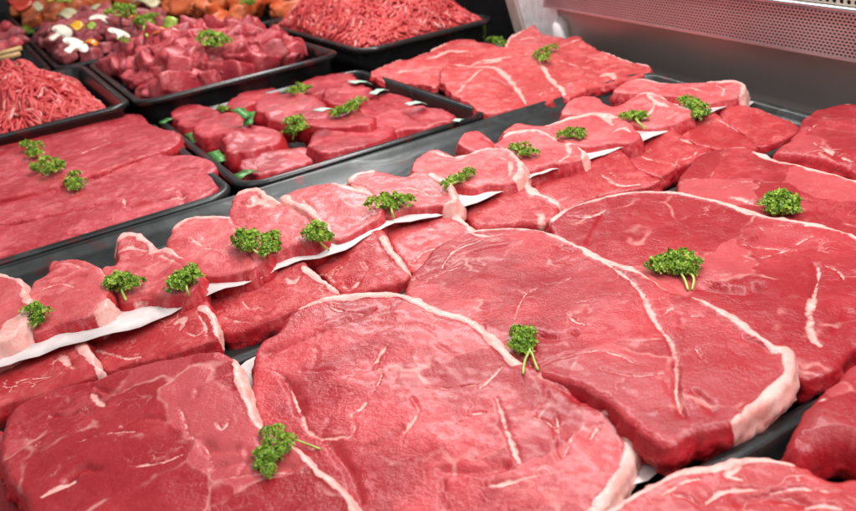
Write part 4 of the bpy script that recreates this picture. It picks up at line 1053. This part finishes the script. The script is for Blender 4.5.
PS = [
    ('small parsley sprig on the chop nearest the frame edge', [(31, 308, 7), (41, 313, 8), (36, 319, 6)], [[(36, 324), (33, 328)]]),
    ('flat topped parsley sprig beside the upright fat flap', [(112, 281, 8), (122, 278, 9), (134, 283, 8), (118, 286, 6)], [[(122, 291), (126, 300)]]),
    ('slanting parsley sprig on the chop with notched fatty edge', [(174, 283, 8), (184, 276, 9), (194, 277, 8), (191, 269, 7), (183, 285, 6)], [[(187, 290), (189, 296)]]),
    ('left half of the heart shaped parsley pair', [(245, 236, 10), (241, 244, 7), (250, 247, 7), (252, 238, 7)], [[(256, 252), (264, 257)]]),
    ('right half of the heart shaped parsley pair, slightly yellowed', [(270, 240, 9), (267, 249, 7), (274, 235, 6), (274, 246, 6)], [[(266, 254), (264, 258)]]),
    ('compact parsley sprig at corner of the diagonal fat band chop', [(309, 231, 7), (317, 227, 8), (322, 236, 8), (313, 236, 6)], [[(322, 244), (329, 250)]]),
    ('wide fan of parsley on the pale chop with fat end', [(374, 202, 8), (384, 199, 8), (395, 199, 8), (406, 200, 8), (390, 206, 7)], [[(392, 212), (394, 218)]]),
    ('loose low parsley on the chop with curved white rim', [(445, 184, 5), (452, 180, 6), (461, 177, 6), (470, 172, 6)], []),
    ('parsley tuft between the white rim chop and the dark lump chop', [(514, 148, 6), (522, 147, 7), (531, 152, 6), (524, 153, 5)], []),
    ('flat parsley tuft on the chop before the tray bend', [(562, 134, 5), (570, 132, 6), (578, 132, 6), (581, 136, 4)], []),
    ('parsley with yellow stem on the two eyed chop', [(624, 116, 5), (632, 115, 6), (640, 115, 6), (645, 117, 4)], [[(639, 123), (645, 129)]]),
    ('crescent parsley before the farthest chop', [(684, 99, 5), (691, 102, 7), (698, 107, 7), (703, 113, 7), (697, 115, 5)], []),
    ('s-shaped parsley sprig on the front corner steak', [(268, 431, 6), (277, 430, 7), (285, 439, 8), (281, 449, 7), (268, 442, 5), (262, 452, 7), (272, 458, 8), (262, 463, 7), (270, 470, 7)], [[(292, 440), (304, 443), (320, 449)]]),
    ('parsley with two long pale stems hanging down', [(518, 332, 8), (528, 332, 8), (523, 341, 9), (516, 344, 7), (533, 342, 6), (524, 350, 7)], [[(530, 349), (525, 360), (523, 374)], [(531, 352), (534, 360), (538, 370)]]),
    ('umbrella shaped parsley standing over a dark cleft', [(656, 265, 8), (662, 260, 8), (672, 257, 8), (683, 255, 8), (692, 262, 8), (668, 268, 8), (680, 268, 8), (692, 270, 6)], [[(684, 278), (688, 290)], [(693, 276), (692, 290)]]),
    ('round dense parsley tuft on the steak near the right edge', [(767, 204, 7), (772, 198, 7), (781, 196, 8), (791, 202, 8), (784, 208, 8), (775, 210, 7), (793, 209, 6)], []),
    ('mottled parsley on the streaked steak beside steel panel', [(537, 55, 5), (545, 58, 6), (552, 48, 5), (544, 50, 5)], []),
    ('dark rounded parsley tuft before the white side panel', [(492, 40, 5), (499, 41, 5), (505, 44, 4)], []),
    ('round parsley tuft on flank slice, farthest of the three', [(27, 145, 6), (35, 146, 6), (31, 153, 6), (38, 153, 5)], []),
    ('widest parsley tuft on the flank slices', [(38, 167, 6), (46, 161, 7), (55, 165, 7), (47, 171, 6), (60, 168, 4)], []),
    ('narrow parsley tuft on the middle flank slice', [(74, 174, 5), (71, 182, 6), (79, 183, 6), (75, 187, 5)], []),
    ('tiny parsley tuft at the back of the fillet tray', [(221, 108, 4), (226, 109, 4)], []),
    ('bushy parsley between the fillet chunks in the tray middle', [(291, 121, 7), (299, 121, 7), (302, 128, 6), (288, 131, 6), (294, 130, 7)], [[(293, 139), (294, 142)]]),
    ('leafy parsley sprig leaning right in the fillet tray', [(335, 113, 6), (343, 110, 7), (351, 106, 7), (359, 101, 6)], []),
    ('parsley tuft behind the large middle fillet chunk', [(292, 91, 5), (299, 88, 6), (306, 89, 5)], []),
    ('large parsley bunch on the stewing beef heap', [(203, 37, 6), (210, 34, 6), (218, 37, 7), (208, 43, 6), (224, 41, 6), (214, 45, 5)], []),
    ('parsley bunch on the onion wedges at the rear', [(112, 13, 6), (119, 8, 6), (127, 9, 6), (131, 14, 5)], []),
    ('upright parsley sprig amid dark beef cubes', [(137, 22, 5), (144, 19, 6), (151, 16, 5), (147, 23, 5)], [[(144, 28), (147, 36)]]),
    ('small parsley leaf lying on a mushroom slice', [(122, 39, 3), (126, 41, 3)], []),
    ('parsley tuft on top of the orange marinated meat', [(246, 2, 5), (252, 3, 4)], []),
    ('bluish parsley leaf by the thin meat strips', [(25, 29, 4), (30, 32, 3)], []),
]
for p in PS: sprig(*p)

# ------------------------------------------------------------------ light: the two lamp tubes of the case and the bright shop
def lamp(name, loc, aim, sx, sy, e, col):
    l = bpy.data.lights.new(name, 'AREA'); l.shape = 'RECTANGLE'; l.size = sx; l.size_y = sy; l.energy = e; l.color = col
    o = bpy.data.objects.new(name, l); COL.objects.link(o); o.location = loc
    o.rotation_euler = (Vector(aim) - Vector(loc)).to_track_quat('-Z', 'Y').to_euler()


lamp('case_lamp', (-.75, .62, .78), (-.75, .25, 0), 2.6, .12, 25, (1, .95, .95))
lamp('shop_lamp', (-.2, .0, 1.3), (-.9, .3, 0), 2.4, 1.2, 12, (1, .975, .96))
w = bpy.data.worlds.new('World'); SC.world = w; w.use_nodes = True
bg = w.node_tree.nodes['Background']; bg.inputs[0].default_value = (.92, .93, 1.0, 1); bg.inputs[1].default_value = .30
SC.view_settings.view_transform = 'Standard'; SC.view_settings.look = 'None'; SC.view_settings.exposure = 0.0; SC.view_settings.gamma = 1
SC.render.engine = 'CYCLES'
SC.cycles.max_bounces = 6; SC.cycles.use_denoising = True
